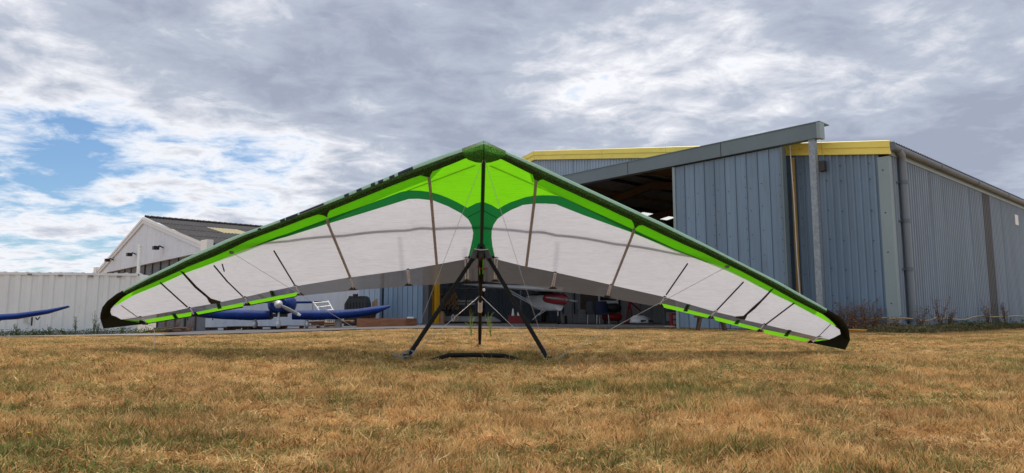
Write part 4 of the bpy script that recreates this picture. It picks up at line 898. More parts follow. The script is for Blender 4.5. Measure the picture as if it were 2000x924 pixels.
# dark backing behind strips (upper sail trailing edge)
panel([(272, 634), (202, 642), (195.5, 622), (218, 615.5), (227, 618.5), (236.8, 624), (272, 625.8)], 'wing_tip', M['tipblack'], 'L')
panel([(1660.7, 663.6), (1651, 683.4), (1581, 669.3), (1588, 667.3), (1619, 663.4), (1630, 658.8), (1642, 652.5)], 'wing_tip', M['tipblack'], 'R')
panel([(590, 577), (581, 570.5), (579.4, 579.5), (489, 597), (480, 597.5), (484, 589), (477, 590), (474, 601), (388, 616), (378, 617), (382, 609.5), (375.5, 609), (374, 619), (290, 632.5), (272, 634), (272, 625.5), (278, 625.6), (289, 630.8), (374, 617), (374.8, 609), (382.4, 609.5), (387, 614.2), (474.8, 598.3), (476.3, 590.3), (484, 589), (490, 594.8), (579.4, 577.8), (581, 570.4)], 'seam_edge', M['tipblack'], 'L', step=12, extra=.006)
def letube(pairs, mats, side, a0, a1, name, m, lab=None, grow=1.0):
    bb = MB(); rings = []; n = NL if side == 'L' else NR; seg = 7
    # resample along the edge
    pr2 = []
    for (o1, i1), (o2, i2) in zip(pairs, pairs[1:]):
        for q in range(3): pr2.append((Vector(o1).lerp(Vector(o2), q / 3), Vector(i1).lerp(Vector(i2), q / 3)))
    pr2.append((Vector(pairs[-1][0]), Vector(pairs[-1][1])))
    for o, i in pr2:
        A = surf(i.x, i.y, 0, side); B = isect(o.x, o.y, NOSE, n); Mx = (A + B) / 2; ax = (B - A) / 2; r = ax.length; dn = -n
        rings.append([Mx + ax * math.cos(th) * grow + dn * r * .55 * math.sin(th) * grow for th in [a0 + (a1 - a0) * k / seg for k in range(seg + 1)]])
    s1 = seg + 1; vs = [p for r_ in rings for p in r_]
    bb.add(vs, [(j * s1 + k, j * s1 + k + 1, (j + 1) * s1 + k + 1, (j + 1) * s1 + k) for j in range(len(rings) - 1) for k in range(seg)], True)
    return bb.build(name, m, glider, lab)
for side, le, tp_ in (('L', LEL, TPL), ('R', LER, TPR)):
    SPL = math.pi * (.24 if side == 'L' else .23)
    letube(le, None, side, -math.pi * .8, SPL, 'leading_edge_top', M['skypale'])
    letube(le, None, side, SPL, math.pi * .42, 'leading_edge_fade_band', M['meshfade'])
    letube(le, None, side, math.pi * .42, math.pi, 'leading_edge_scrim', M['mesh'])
    letube(tp_, None, side, -math.pi * .8, math.pi, 'curved_tip', M['tipblack'])
# printed lettering on the upper left leading edge
def le_at(px, pairs):
    o = [p[0] for p in pairs][::-1]; i = [p[1] for p in pairs][::-1]
    xs_ = [p[0] for p in o]; return (px, float(np.interp(px, xs_, [p[1] for p in o]))), (float(np.interp(px, xs_, [p[0] for p in i])), float(np.interp(px, xs_, [p[1] for p in i])))
for x0, x1, lo, hi in ((503, 509, .1, .34), (547, 556, .0, .35), (558, 581, .0, .35), (585, 632, .0, .30), (672, 681, .04, .33), (696, 706, .04, .33), (724, 732, .0, .35), (738, 748, .05, .35), (760, 770, .05, .35), (777, 806, .0, .33)):
    prs = [le_at(x, LEL) for x in (x0, (x0 + x1) / 2, x1)]
    letube(prs, None, 'L', math.pi * lo * .75, math.pi * hi * .72, 'printed_letter', M['letter'], grow=1.02)
# nose cap
def capf(px, py):
    side = 'L' if px < 945 else 'R'; n = NL if side == 'L' else NR
    u_ = abs(px - 945) / 46; v_ = (py - 297) / 22
    return isect(px, py, NOSE - n * (.02 + .09 * max(0, 1 - u_ ** 2 * .7 - v_ ** 2 * .6)), n)
panel([(902, 290.5), (945, 274.5), (988, 295), (987, 304), (974, 312.5), (958, 317.5), (945, 318.5), (930, 317.5), (914, 312), (905, 304)], 'nose_cap', M['capmesh'], 'L', step=5, f=capf)
panel([(903, 290.2), (945, 274.2), (987, 294.8), (988, 298), (945, 280.5), (902, 295)], 'nose_cap_rim', M['skypale'], 'L', step=4, f=lambda a, c: capf(a, c) - NL * .006)
MB().tube([capf(945, y) - NL * .004 for y in (276, 285, 295, 305, 317)], .004, 6).build('nose_seam', M['tipblack'], glider)
# battens
def strip3(pts, w, side, name, m, extra=-.012, r=None):
    P = [surf(x, y, extra, side) for x, y in pts]
    return MB().tube(P, r if r else w, 6, flat=1.0).build(name, m, glider)
def seg(a, c, n=5): return [(a[0] + (c[0] - a[0]) * k / n, a[1] + (c[1] - a[1]) * k / n) for k in range(n + 1)]
for side, Bt in (('L', [((838, 346), (842.5, 392), (853, 516), .017, 'tan'), ((639, 428), (642, 440), (684, 542), .017, 'tan')]), ('R', [((1047, 352), (1043, 398), (1028, 520), .017, 'tan'), ((1239, 446), (1234, 462), (1196, 557), .017, 'tan')])):
    for a, mid_, c, w, m_ in Bt: strip3(seg(a, mid_, 3)[:-1] + seg(mid_, c, 5), w, side, 'batten', M[m_])
for side, Bt in (('L', [((535, 490), (575, 556), .009), ((418, 519), (444, 550), .009), ((313, 552), (366, 600), .009), ((434, 516), (438, 530), .008), ((237, 597), (268, 619), .006)]), ('R', [((1343, 515), (1301, 576), .009), ((1452, 551), (1400, 606), .009), ((1551, 592), (1494, 635), .009), ((1622, 634), (1598, 658), .006)])):
    for a, c, w in Bt: strip3(seg(a, c, 6), w, side, 'batten', M['brownbatten'] if w > .0065 else M['tan'], -.010)
strip3(seg((444, 550), (474, 579), 4), .008, 'L', 'batten', M['brownbatten'], -.010)
for side, poly in (('L', [(351, 529), (358, 531), (385, 560), (412, 583), (432, 589), (430, 592), (412, 594), (408, 590), (404, 582), (380, 562)]), ('R', [(1512, 563), (1506, 565), (1487, 585), (1470, 600), (1452, 617), (1437, 618), (1436, 621), (1455, 625), (1460, 615), (1475, 603), (1496, 581)])):
    panel(poly, 'batten_sleeve', M['brownbatten'], side, step=6, extra=-.012)
# batten gussets under the leading edge
for side, poly in (('L', [(822, 343), (846, 333), (841, 342), (838.5, 349), (834, 346)]), ('L', [(622, 419), (645, 409), (640, 418), (639, 425), (632, 421)]), ('R', [(1040, 340), (1062, 350), (1054, 352), (1048, 357), (1043, 350)]), ('R', [(1232, 428), (1257, 439), (1247, 441), (1240, 447), (1237, 436)])):
    panel(poly, 'gusset', M['mesh'], side, step=6, extra=-.008)
# pale struts across the trailing panel with black end fittings
for side, Q in (('L', [((908.5, 504), (909.5, 545)), ((914.2, 504), (914.4, 545)), ((794.8, 528), (798, 554)), ((797.6, 528), (800.8, 554)), ((684.5, 543), (690, 563)), ((577, 559), (585, 573)), ((478.5, 582), (482.5, 592)), ((372, 603), (378, 614)), ((278, 620), (286, 631))]),
                ('R', [((966.4, 505), (965.6, 545)), ((971.4, 505), (968.6, 545)), ((1082.8, 534), (1077.8, 560)), ((1085.8, 534), (1081.6, 560)), ((1191.5, 557), (1185.5, 577)), ((1194, 557), (1188.6, 577)), ((1298, 580), (1289, 595)), ((1396, 609), (1388, 619)), ((1492, 634), (1485, 644)), ((1598, 659), (1588, 668))])):
    for a, c in Q: strip3(seg(a, c, 2), .0085, side, 'trailing_strut', M['tanlight'], -.016)
for side, pts in (('L', [(912, 549, 9), (798, 557, 9), (689, 565, 9), (586, 576, 9), (481, 596, 6), (378, 617, 6), (284, 633, 6)]), ('R', [(967, 549, 9), (1080, 563, 9), (1186, 580, 9), (1289, 598, 8), (1388, 621, 6), (1484, 647, 6), (1583, 669, 7)])):
    for x, y, w in pts: panel([(x - w, y + 1.5), (x - 2, y - 4), (x + 2, y - 4), (x + w, y + 1.5)], 'end_fitting', M['blackmatte'], side, step=5, extra=-.02)
for side, pts in (('L', [(797, 526, 6), (683, 542.5, 7), (577, 558, 7), (478, 580, 6), (370, 601, 5), (274, 619, 8), (911, 503, 7)]), ('R', [(969, 503, 7), (1084, 532, 6), (1194, 556, 6), (1298, 579.5, 6), (1397, 608, 6), (1493, 633, 6), (1600, 657.5, 8)])):
    for x, y, w in pts: panel([(x - w, y + 1.5), (x, y - 2), (x + w, y + 1.5), (x, y + .4)], 'pocket_end', M['brownbatten'], side, step=5, extra=-.014)
for side, Q in (('L', [(530, 568, 534, 580), (425.5, 592, 429, 604), (338, 612.5, 346, 625)]), ('R', [(1345, 593.5, 1338, 608), (1443, 624, 1437, 633), (1543, 644, 1534, 656.5)])):
    for x0, y0, x1, y1 in Q:
        panel([(x0 - 3.6, y0), (x0 + 3.6, y0 + (1 if side == 'R' else -.8)), (x1 + 4.4, y1 + (1 if side == 'R' else -1.5)), (x1 - 3.6, y1)], 'green_clip', M['clip'], side, step=6, extra=-.010)
        panel([(x0 - 1.2 + (x1 - x0) * .25, y0 + 3), (x0 + 2.2 + (x1 - x0) * .25, y0 + 3), (x1 + 1.6 - (x1 - x0) * .3, y1 - 3.5), (x1 - 1.6 - (x1 - x0) * .3, y1 - 3.5)], 'clip_slot', M['blackmatte'], side, step=6, extra=-.014)
# crossbar above the lower surface (throws the soft line seen through the cloth)
for side, A, Bq in (('L', (942, 424), (455, 470)), ('R', (942, 424), (1418, 500))):
    a_, c_ = surf(A[0], A[1], .16, side), surf(Bq[0], Bq[1], .12, side)
    MB().tube([a_, a_.lerp(c_, .5), c_], .022, 8).build('crossbar', M['black'], glider)
# upper surface of the sail over the front edge, seen only as deeper colour through the lower cloth
upL = [(p[0][0] + 3, p[0][1] + 6) for p in LEL[2:-1]] + [(261, 571), (318, 547), (360, 528), (392.5, 516), (425, 504), (481, 484), (540, 461), (637, 428), (720, 392), (760, 374), (800, 358), (845, 341)]
upR = [(p[0][0] - 3, p[0][1] + 6) for p in LER[3:-1]] + [(1590, 609), (1543.8, 584), (1502.9, 564), (1457.4, 540), (1420, 522), (1380, 506), (1315, 482), (1237, 447), (1160, 408), (1120, 388), (1080, 368), (1040, 347)]
panel(upL, 'upper_sail', M['uppersail'], 'L', step=14, extra=.07); panel(upR, 'upper_sail', M['uppersail'], 'R', step=14, extra=.07)
for side, A, Bq in (('L', (929, 319), (797, 369)), ('R', (958, 320), (1092, 379))):
    MB().tube([surf(A[0] + (Bq[0] - A[0]) * k / 5, A[1] + (Bq[1] - A[1]) * k / 5, .03, side) for k in range(6)], .008, 6).build('inner_tube', M['black'], glider)
# upper battens inside the double surface, throwing faint lines
for side, Q in (('L', [((790, 430), (796, 510)), ((915, 450), (911, 503)), ]), ('R', [((1092, 440), (1085, 515)), ((965, 450), (969, 503))])):
    for a, c in Q: MB().tube([surf(x, y, .26, side) for x, y in seg(a, c, 5)], .008, 6).build('upper_batten', M['black'], glider)
# seams in the dark green yoke
for side, Q in (('L', [(hx(410), 410), (914, 424)]), ('R', [(hx(410), 410), (970, 426)])):
    MB().tube([surf(x, y, -.004, side) for x, y in seg(Q[0], Q[1], 3)], .003, 5).build('seam', M['tipblack'], glider)
for side, pts in (('L', [(hx(502), 502), (914, 502)]), ('R', [(hx(502), 502), (966, 502)])):
    MB().tube([surf(x, y, -.006, side) for x, y in seg(pts[0], pts[1], 3)], .012, 5).build('hem', M['tipblack'], glider)
# keel
def kp(px, py, drop):    # point on the keel line, dropped below the sail
    n = NL + NR; n.normalize(); return isect(px, py, NOSE - n * drop, n)
K0 = kp(944.5, 312, .03); K1 = kp(940.5, 480, .05)
tail = at(937, 664, 9.63); Kend = Vector(tail)
K2 = at(938.5, 545, 8.70)
MB().tube([K0, K1], .021, 10).build('keel_front', M['keelg'], glider)
MB().tube([K1, K2, Kend], .024, 10).build('keel', M['black'], glider)
MB().tube([Kend, Kend - Vector((0, -.01, .10))], .02, 8).build('tail_foot', M['rubber'], glider)
dk = (Kend - K2)
def onk(py): 
    lo, hi = 0.0, 1.0
    for _ in range(30):
        m_ = (lo + hi) / 2; q_ = K2.lerp(Kend, m_) - CAM; y_ = 462 - F * (q_.z * cp - q_.y * sp) / (q_.y * cp + q_.z * sp)
        if y_ < py: lo = m_
        else: hi = m_
    return K2.lerp(Kend, lo)
MB().tube([onk(589), onk(608)], .030, 10).build('keel_tape', M['tanlight'], glider)
for s_ in (-1, 1):
    MB().tube([K0 + Vector((s_ * .02, 0, .0)), K1 + Vector((s_ * .012, 0, .02))], .003, 5).build('keel_cord', M['tanlight'], glider)
# control frame
CL = at(793, 702, 7.07); CR = at(1073.5, 707, 7.13)
AL = at(929, 497, 8.0); AR = at(950, 497, 8.02)
MB().tube([CL, AL], .027, 10, flat=.75).build('upright', M['black'], glider); MB().tube([CR, AR], .027, 10, flat=.75).build('upright', M['black'], glider)
zb_ = lambda px, py, Y=7.1: at(px, py, Y)
MB().tube([CL, zb_(822, 707, 7.08), zb_(848, 703, 7.05), zb_(862, 698, 7.0), zb_(876, 694, 6.98), zb_(930, 693.5, 7.0), zb_(984, 695, 7.02), zb_(1000, 699.5, 7.03), zb_(1019, 706, 7.08), zb_(1040, 711, 7.1), CR + Vector((0, 0, -.01))], .023, 10).build('base_bar', M['black'], glider)
for c in (CL, CR): MB().tube([c + Vector((0, .02, .05)), c - Vector((0, 0, .04))], [.034, .03], 8).build('corner_bracket', M['blackmatte'], glider)
AP = AL.lerp(AR, .5)
MB().tube([AP + Vector((0, .05, .16)), AP + Vector((0, .02, .05)), AP + Vector((0, 0, -.05))], [.03, .06, .05], 10).build('apex_bracket', M['blackmatte'], glider)
for c, s_ in ((AL, -1), (AR, 1)): MB().tube([c + Vector((s_ * .0, -.01, .04)), c + Vector((s_ * .035, -.04, -.06))], .036, 8).build('apex_joint', M['darkgrey'], glider)
MB().tube([AP + Vector((-.075, -.05, .06)), AP + Vector((0, -.07, .045)), AP + Vector((.085, -.05, .055))], .006, 6).build('apex_cord', M['tanlight'], glider)
P = at(939.8, 478, 8.0); MB().loft(ell(P, .008, .01, .025)).build('karabiner', M['tanlight'], glider)
MB().tube([at(933, 520, 8.2), at(942, 527, 8.15), at(950, 523, 8.2)], .010, 6).build('red_strap', M['red'], glider)
MB().tube([at(943.5, 508, 8.2), at(943, 535, 8.3)], .006, 6).build('green_strap', M['limestrip'], glider); MB().tube([at(936.5, 524, 8.2), at(937, 536, 8.3)], .006, 6).build('green_strap', M['limestrip'], glider)
MB().tube([at(939.5, 500, 8.25), at(939, 550, 8.5)], .034, 8).build('harness_loop', M['black'], glider)
for x in (926.5, 953.5):
    MB().tube([at(x, 503, 8.45), at(x, 548, 8.75)], .010, 6).build('trailing_tape', M['black'], glider)
MB().tube([at(915, 537, 8.6), at(940, 535, 8.6), at(966, 538, 8.6)], .004, 5).build('trailing_cord', M['black'], glider)
P = at(945, 566, 8.85); MB().loft(ell(P, .018, .01, .022)).build('keel_tag', M['tanlight'], glider)
# wires
NP = at(945, 308, 6.86)
HL = surf(452, 493, -.02, 'L'); HR = surf(1420, 521, -.02, 'R')
def wire(p, q, r=.0022, m='wire', sag=0.0, name='rigging_wire'):
    MB().tube([p.lerp(q, k / 6) - Vector((0, 0, sag * math.sin(math.pi * k / 6))) for k in range(7)], r, 5).build(name, M[m], glider)
wire(NP, CL); wire(NP, CR)
wire(HL, CL, .0026); wire(HR, CR, .0030)
wire(onk(577), CL, .0032); wire(onk(577), CR, .0032)
for P in (HL, HR): MB().loft(ell(P, .03, .02, .02)).build('wire_fitting', M['grey'], glider)
for P, s_ in ((CL, -1), (CR, 1)):
    MB().tube([P + Vector((0, 0, 0)), P + Vector((s_ * .09, -.03, .03)), P + Vector((s_ * .14, -.04, .06))], .007, 6).build('wire_end', M['galv'], glider)
for k in range(5):
    a = rr.uniform(0, 6); MB().tube([CL + Vector((.02 + .06 * math.cos(a + q), -.02, .06 + .035 * math.sin(a + q * 1.3))) for q in (0, .8, 1.6, 2.4, 3.2)], .0035, 5).build('shackle_wire', M['galv'], glider)
P = at(289, 634, 8.6); Q2 = at(302, 650, 8.6)
MB().tube([P, P.lerp(Q2, .4) + Vector((.03, 0, .02)), Q2, Q2 + Vector((0, 0, -.2))], .004, 5).build('tip_cord', M['tanlight'], glider)

# ------------------------------------------------------------------ weeds, hose
leafbrown = mat('dry_dock_brown', (0.17, 0.10, 0.06), .8, 0, .4, 30); stemm = mat('dry_stem', (0.20, 0.12, 0.07), .8, 0, .3, 20)
leafgreen = mat('weed_green', (0.07, 0.11, 0.035), .7, 0, .4, 12); leafolive = mat('weed_olive', (0.13, 0.12, 0.05), .8, 0, .4, 10)
def leaf(bb, p, d, l, w):
    d = Vector(d).normalized(); s_ = d.cross(Vector((rr.uniform(-1, 1), rr.uniform(-1, 1), rr.uniform(-.3, 1)))).normalized() * w
    bb.add([p, p + d * l * .5 + s_, p + d * l, p + d * l * .5 - s_], [(0, 1, 2, 3)])
def dock(P, h, lab, n=6, spread=.25, lm=leafbrown, grp='dried weeds along the hangar wall', name='dried_weed', dens=26):
    r = empty(name, P, lab, 'weed', grp); st_b = MB(); lf = MB()
    for k in range(n):
        a = rr.uniform(0, 6.28); lean = rr.uniform(.1, 1) * spread; hh = h * rr.uniform(.55, 1.0)
        pts = [P + Vector((math.cos(a) * lean * q ** 1.5 + rr.uniform(-.015, .015), math.sin(a) * lean * q ** 1.5 * .5, hh * q - .02)) for q in (0, .3, .6, 1)]
        st_b.tube(pts, [.009, .007, .005, .003], 4, cap=False)
        for q in range(dens):
            t = rr.uniform(.12, 1); i = min(2, int(t * 3)); p = pts[i].lerp(pts[i + 1], t * 3 - i)
            if t > .4 and rr.random() < .6: p = p + Vector((rr.gauss(0, .045), rr.gauss(0, .03), rr.gauss(0, .02)))
            leaf(lf, p, (rr.uniform(-1, 1), rr.uniform(-1, 1), rr.uniform(-.3, 1)), rr.uniform(.02, .06), rr.uniform(.008, .02))
        for q in range(3):
            t = rr.uniform(.4, .9); i = min(2, int(t * 3)); p = pts[i].lerp(pts[i + 1], t * 3 - i)
            st_b.tube([p, p + Vector((rr.uniform(-.14, .14), rr.uniform(-.08, .08), rr.uniform(.05, .16)))], [.004, .002], 4, cap=False)
    st_b.build('stem', stemm if lm is leafbrown else lm, r); lf.build('foliage', lm, r)
def near_wall(px, off):
    if px < 1745: P = isect(px, 616, C0 + NF * off, NF)
    else: P = isect(px, 616, C0 - U * off, U)
    P.z = g(P.x, P.y); return P
W_ = [(1640, .45, .8, 'tall brown dock plant at the left end of the wall weeds'), (1652, .35, .85, 'bushy brown dried weed just right of the wing tip'), (1668, .4, .75, 'dense rusty brown weed in front of the blue wall by the orange hose ring'), (1688, .35, .85, 'tall dry weed near the middle of the blue wall end'), (1706, .3, .8, 'dry brown weed beside the corner flashing'), (1750, .35, .45, 'short reddish dead weed at the corner of the hangar'), (1800, .35, .7, 'dry weed just right of the downpipe'), (1835, .4, 1.0, 'tallest dark dry dock right of the downpipe'), (1850, .35, .65, 'low spreading brown weed beside the tallest dock'), (1930, .35, 1.05, 'tall thin brown weed under the dark stained strip'), (1963, .35, .85, 'leafy brown weed at the far right under the hose')]
for px, off, h, lab in W_: dock(near_wall(px, off), h * 1.15 * rr.uniform(.9, 1.0), lab, n=9 if h > .6 else 8, spread=.40, dens=34)
# undergrowth along the wall and by the container
def patch(name, pts, n, m, lab, hmin, hmax, w=.25):
    bb = MB()
    for k in range(n):
        i = rr.randrange(len(pts) - 1); P = pts[i].lerp(pts[i + 1], rr.random()) + Vector((rr.gauss(0, w), rr.gauss(0, w), 0)); P.z = g(P.x, P.y)
        h = rr.uniform(hmin, hmax)
        for q in range(7): leaf(bb, P + Vector((rr.gauss(0, .04), rr.gauss(0, .04), rr.uniform(0, h))), (rr.uniform(-1, 1), rr.uniform(-1, 1), rr.uniform(0, 1.2)), rr.uniform(.03, .09), rr.uniform(.008, .022))
    bb.build(name, m, label=lab, kind='stuff', cat='weeds')
patch('undergrowth', [near_wall(x, .45) for x in (1620, 1660, 1700, 1740)] , 420, leafbrown, 'tangled rust brown undergrowth at the foot of the blue front wall', .02, .38, .16)
patch('ground_weeds', [near_wall(x, .6) for x in (1700, 1760, 1800, 1850, 1900, 1960, 2040)], 1500, leafolive, 'low olive green weeds along the foot of the corrugated side wall', .02, .22, .28)
patch('ground_weeds', [near_wall(x, .4) for x in (1860, 1900, 1960, 2040, 2100)], 700, leafgreen, 'greener low weeds at the far right foot of the side wall', .02, .30, .22)
cl = [cpt(a, 0, .5) for a in (-1.5, 1, 3, 5, 8)]
patch('ground_weeds', cl, 900, leafgreen, 'green weeds growing along the bottom of the white container', .03, .30, .25)
for i, (px, h) in enumerate(((150, .8), (186, 1.0), (193, .7), (35, .5), (100, .45), (240, .55))):
    P = onpx(px, 27.6); dock(P, h, ('tall green weed before the container, %s' % ['left of the wing tip', 'just left of the glider wing tip', 'beside the tallest green weed', 'nearest the left edge', 'below the third container ring', 'right of the wing tip'][i]), 6, .2, leafgreen, 'green weeds before the container', 'green_weed', 22)
for i, px in enumerate((325, 345, 372)): dock(onpx(px, 30), .6, ('brown dry weed by the old hangar doors, %s' % ['leftmost', 'in the middle', 'nearest the blue aeroplane'][i]), 7, .3, grp='dry weeds by the old hangar')
# verge strip between path and container
# small green sprig by the keel
for px, py, Y, lab in ((958, 655, 14.0, 'thin yellow green thistle sprig right of the keel foot'), (920, 655, 14.2, 'thin yellow green sprig left of the keel foot')):
    P = at(px, py, Y); P.z = g(P.x, P.y); dock(P, .62, lab, 3, .12, mat('sprig', (.25, .32, .06)), None, 'thistle_sprig', 7)
# hose strung along the wall
hp = []
for px, py in ((1645, 625), (1665, 622), (1690, 623), (1712, 622), (1730, 620.5), (1742, 622.5)): hp.append(isect(px, py, C0 + NF * .16, NF))
for px, py in ((1762, 621), (1776, 622), (1792, 625), (1806, 626), (1818, 625), (1828, 620), (1838, 623), (1855, 622), (1868, 624), (1885, 624), (1900, 619), (1918, 616.5), (1935, 619), (1960, 618), (1985, 616.5), (2010, 618), (2060, 617)): hp.append(isect(px, py, C0 - U * .20, U))
tag(MB().tube(hp, .017, 6).build('garden_hose', M['hose']), 'cream hose strung in waves along the foot of the hangar wall', 'hose')
P = at(1672, 650, 17.4); P.z = g(P.x, P.y) + .04
tag(MB().tube([P + Vector((.17 * math.cos(a) * (1 + .1 * k), .35 * math.sin(a), .012 * k + .02)) for k in range(3) for a in [2 * math.pi * q / 18 for q in range(18)]], .013, 6).build('coiled_hose', M['hoseorange']), 'coiled orange hose lying in the grass just right of the wing tip', 'hose')

# ------------------------------------------------------------------ dry grass
clumps = bpy.data.collections.new('grass_tufts')
def clump(name, nb, rad, h, w):
    vs = []; fs = []; sh = []
    for k in range(nb):
        a = rng.uniform(0, 6.283); r_ = rad * math.sqrt(rng.uniform()); x, y = r_ * math.cos(a), r_ * math.sin(a)
        hh = h * rng.uniform(.35, 1.0); ln = hh * abs(rng.normal(0.45, 0.5)); b_ = rng.uniform(0, 6.283); fa = rng.uniform(0, 3.1416)
        if k % 3 == 0: hh *= .35; ln = h * rng.uniform(.7, 1.2)     # blades lying flat
        dx, dy = math.cos(b_), math.sin(b_); wx, wy = math.cos(fa) * w, math.sin(fa) * w; o = len(vs); s_ = rng.uniform()
        vs += [(x - wx, y - wy, -.01), (x + wx, y + wy, -.01), (x + dx * ln * .35 + wx * .7, y + dy * ln * .35 + wy * .7, hh * .6), (x + dx * ln * .35 - wx * .7, y + dy * ln * .35 - wy * .7, hh * .6), (x + dx * ln, y + dy * ln, hh)]
        fs += [(o, o + 1, o + 2, o + 3), (o + 3, o + 2, o + 4)]; sh += [s_] * 5
    me = bpy.data.meshes.new(name); me.from_pydata(vs, [], fs); at_ = me.attributes.new('shade', 'FLOAT', 'POINT'); at_.data.foreach_set('value', sh)
    me.materials.append(M['grass']); o = bpy.data.objects.new(name, me); clumps.objects.link(o)
for k in range(6): clump('grass_tuft', 54, .055, .050, .0023)
def gn_scatter(name):
    ng = bpy.data.node_groups.new(name, 'GeometryNodeTree')
    ng.interface.new_socket('Geometry', in_out='INPUT', socket_type='NodeSocketGeometry'); ng.interface.new_socket('Geometry', in_out='OUTPUT', socket_type='NodeSocketGeometry')
    n = ng.nodes.new; l = ng.links.new; gi = n('NodeGroupInput'); go = n('NodeGroupOutput')
    iop = n('GeometryNodeInstanceOnPoints'); ci = n('GeometryNodeCollectionInfo'); ci.inputs['Collection'].default_value = clumps
    ci.inputs['Separate Children'].default_value = True; ci.inputs['Reset Children'].default_value = True; iop.inputs['Pick Instance'].default_value = True
    sc = n('GeometryNodeInputNamedAttribute'); sc.data_type = 'FLOAT_VECTOR'; sc.inputs['Name'].default_value = 'scl'
    ro = n('GeometryNodeInputNamedAttribute'); ro.data_type = 'FLOAT_VECTOR'; ro.inputs['Name'].default_value = 'rot'
    l(gi.outputs[0], iop.inputs['Points']); l(ci.outputs[0], iop.inputs['Instance']); l(sc.outputs['Attribute'], iop.inputs['Scale'])
    l(ro.outputs['Attribute'], iop.inputs['Rotation']); l(iop.outputs[0], go.inputs[0]); return ng
pts = []; scl = []
EX = (ft(1328, 640, BO)[0])
def blocked(x, y):
    if inpoly(x, y, APRON) or inpoly(x, y, PATHP): return True
    q = Vector((x - C0.x, y - C0.y, 0)); t, s_ = q.dot(U), q.dot(V)
    if t > 0.0 and s_ > -0.02: return True
    return False
def scatter(y0, y1, per, s0, s1, hs=1.0):
    area_n = int(per * (y1 - y0) * ((y0 + y1) * .80 + .6)); k = 0
    while k < area_n:
        y = rng.uniform(y0, y1); hw = y * .80 + .3; x = rng.uniform(-(y1 * .80 + .3), y1 * .80 + .3); k += 1
        if abs(x) > hw or blocked(x, y): continue
        lump = .75 + .5 * math.sin(x * 3.1 + 1.7 * math.sin(y * 2.3)) * math.sin(y * 2.9 + 1.3 * math.sin(x * 1.9))
        s_ = rng.uniform(s0, s1)
        if 5.9 < y < 7.35 and abs(x + .33) < .95: lump *= .2; s_ *= .85
        pts.append((x, y, g(x, y))); scl.append((s_, s_, s_ * hs * (lump if lump > .35 else max(.18, lump)) * rng.uniform(.6, 1.3)))
scatter(1.6, 3.2, 2200, .75, 1.15, .95); scatter(3.2, 5.5, 1400, .9, 1.4, .95); scatter(5.5, 9, 650, 1.2, 1.8, .62); scatter(9, 15, 260, 1.6, 2.3, .40); scatter(15, 26, 110, 2.2, 3.2, .20)
me = bpy.data.meshes.new('dry_grass'); me.from_pydata(pts, [], [])
a_ = me.attributes.new('scl', 'FLOAT_VECTOR', 'POINT'); a_.data.foreach_set('vector', np.array(scl, dtype=np.float32).ravel())
ra = np.zeros((len(pts), 3), dtype=np.float32); ra[:, 2] = rng.uniform(0, 6.283, len(pts)); py_ = np.array([p[1] for p in pts]); kk = np.where(py_ < 8, .32, np.where(py_ < 15, .12, .02)); ra[:, 0] = rng.normal(0, 1, len(pts)) * kk; ra[:, 1] = rng.normal(0, 1, len(pts)) * kk
a_ = me.attributes.new('rot', 'FLOAT_VECTOR', 'POINT'); a_.data.foreach_set('vector', ra.ravel())
go_ = bpy.data.objects.new('dry_grass', me); COL.objects.link(go_)
md = go_.modifiers.new('scatter', 'NODES'); md.node_group = gn_scatter('scatter')
tag(go_, 'short sun dried straw coloured grass covering the field', 'grass', kind='stuff')
print('grass tufts', len(pts))
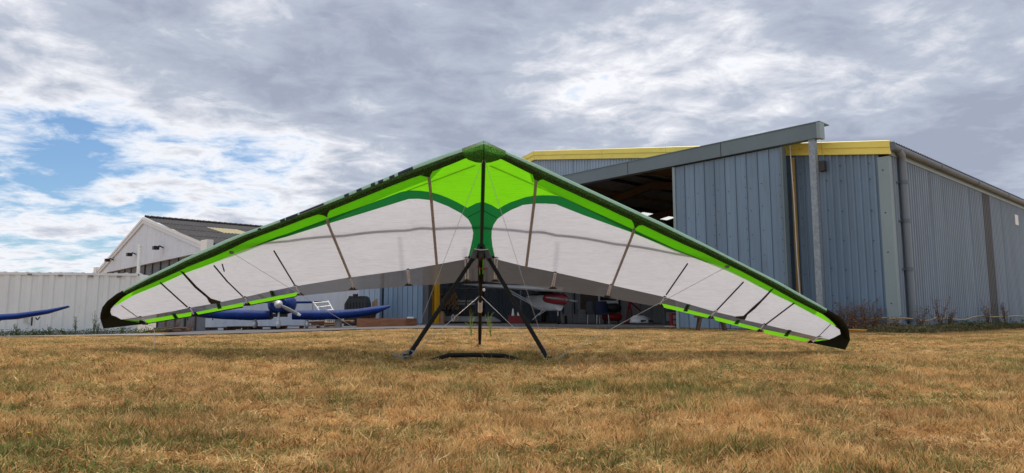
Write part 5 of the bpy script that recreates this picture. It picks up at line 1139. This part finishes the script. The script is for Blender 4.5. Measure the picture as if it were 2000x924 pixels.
# taller single stalks
bb = MB()
for k in range(900):
    y = 1.8 + 21 * rr.random() ** 1.6; x = rr.uniform(-.8, .8) * y
    if blocked(x, y): continue
    P = Vector((x, y, g(x, y))); h = rr.uniform(.06, .13) * (1 + y * .02); dx_, dy_ = rr.gauss(0, .4) * h, rr.gauss(0, .3) * h; w = .0008 + y * .00010
    bb.add([P - Vector((w, 0, 0)), P + Vector((w, 0, 0)), P + Vector((dx_ * .5 + w, dy_ * .5, h * .6)), P + Vector((dx_ * .5 - w, dy_ * .5, h * .6)), P + Vector((dx_, dy_, h))], [(0, 1, 2, 3), (3, 2, 4)])
bb.build('straw_stalks', mat('straw_stalk', (.48, .34, .15), .8, 0, .3, 6), label='scattered taller pale straw stalks across the field', kind='stuff', cat='grass stalks')
# broad leaved green rosettes and small yellow flowers
bb = MB()
for k in range(70):
    y = 2.6 + 10 * rr.random() ** 1.4; x = rr.uniform(-.75, .75) * y; P = Vector((x, y, g(x, y) + .025))
    for q in range(9):
        a = rr.uniform(0, 6.28); l_ = rr.uniform(.015, .032); d_ = Vector((math.cos(a), math.sin(a), rr.uniform(.3, .9))).normalized(); s_ = Vector((-math.sin(a), math.cos(a), 0)) * l_ * .22
        bb.add([P, P + d_ * l_ * .6 + s_, P + d_ * l_ + Vector((0, 0, -.006)), P + d_ * l_ * .6 - s_], [(0, 1, 2, 3)])
bb.build('low_green_plants', leafgreen, label='small flat green rosettes scattered through the dry grass', kind='stuff', cat='ground plants')
yf = mat('yellow_petal', (.75, .55, .02), .6)
fl = [(170, 700, 'far left beyond the dry tufts'), (295, 783, 'left of centre among pale straw'), (53, 887, 'near the lower left corner'), (868, 803, 'just left of centre in the foreground'), (553, 881, 'low in the foreground left of centre'), (1683, 818, 'right foreground beyond the green patch'), (1550, 881, 'beside the dark green patch in the right foreground'), (1610, 750, 'right of the wing shadow')]
for px, py, l_ in fl:
    d_ = ray(px, py); k = -CH / d_.z; P = CAM + d_ * k; P.z = g(P.x, P.y) + .05
    r_ = empty('yellow_flower', P, 'tiny yellow flower in the grass, ' + l_, 'flower', 'small yellow flowers in the grass')
    pb = MB()
    for q in range(8):
        a = q * .785; pb.add([P, P + Vector((math.cos(a - .3) * .005, math.sin(a - .3) * .005, .003)), P + Vector((math.cos(a) * .009, math.sin(a) * .009, .004)), P + Vector((math.cos(a + .3) * .005, math.sin(a + .3) * .005, .003))], [(0, 1, 2, 3)])
    pb.build('petals', yf, r_); MB().tube([P - Vector((0, 0, .055)), P], .0015, 4).build('stem', leafgreen, r_)

# ------------------------------------------------------------------ render
S.render.engine = 'CYCLES'
S.cycles.max_bounces = 6; S.cycles.transmission_bounces = 4; S.cycles.transparent_max_bounces = 4; S.cycles.diffuse_bounces = 4
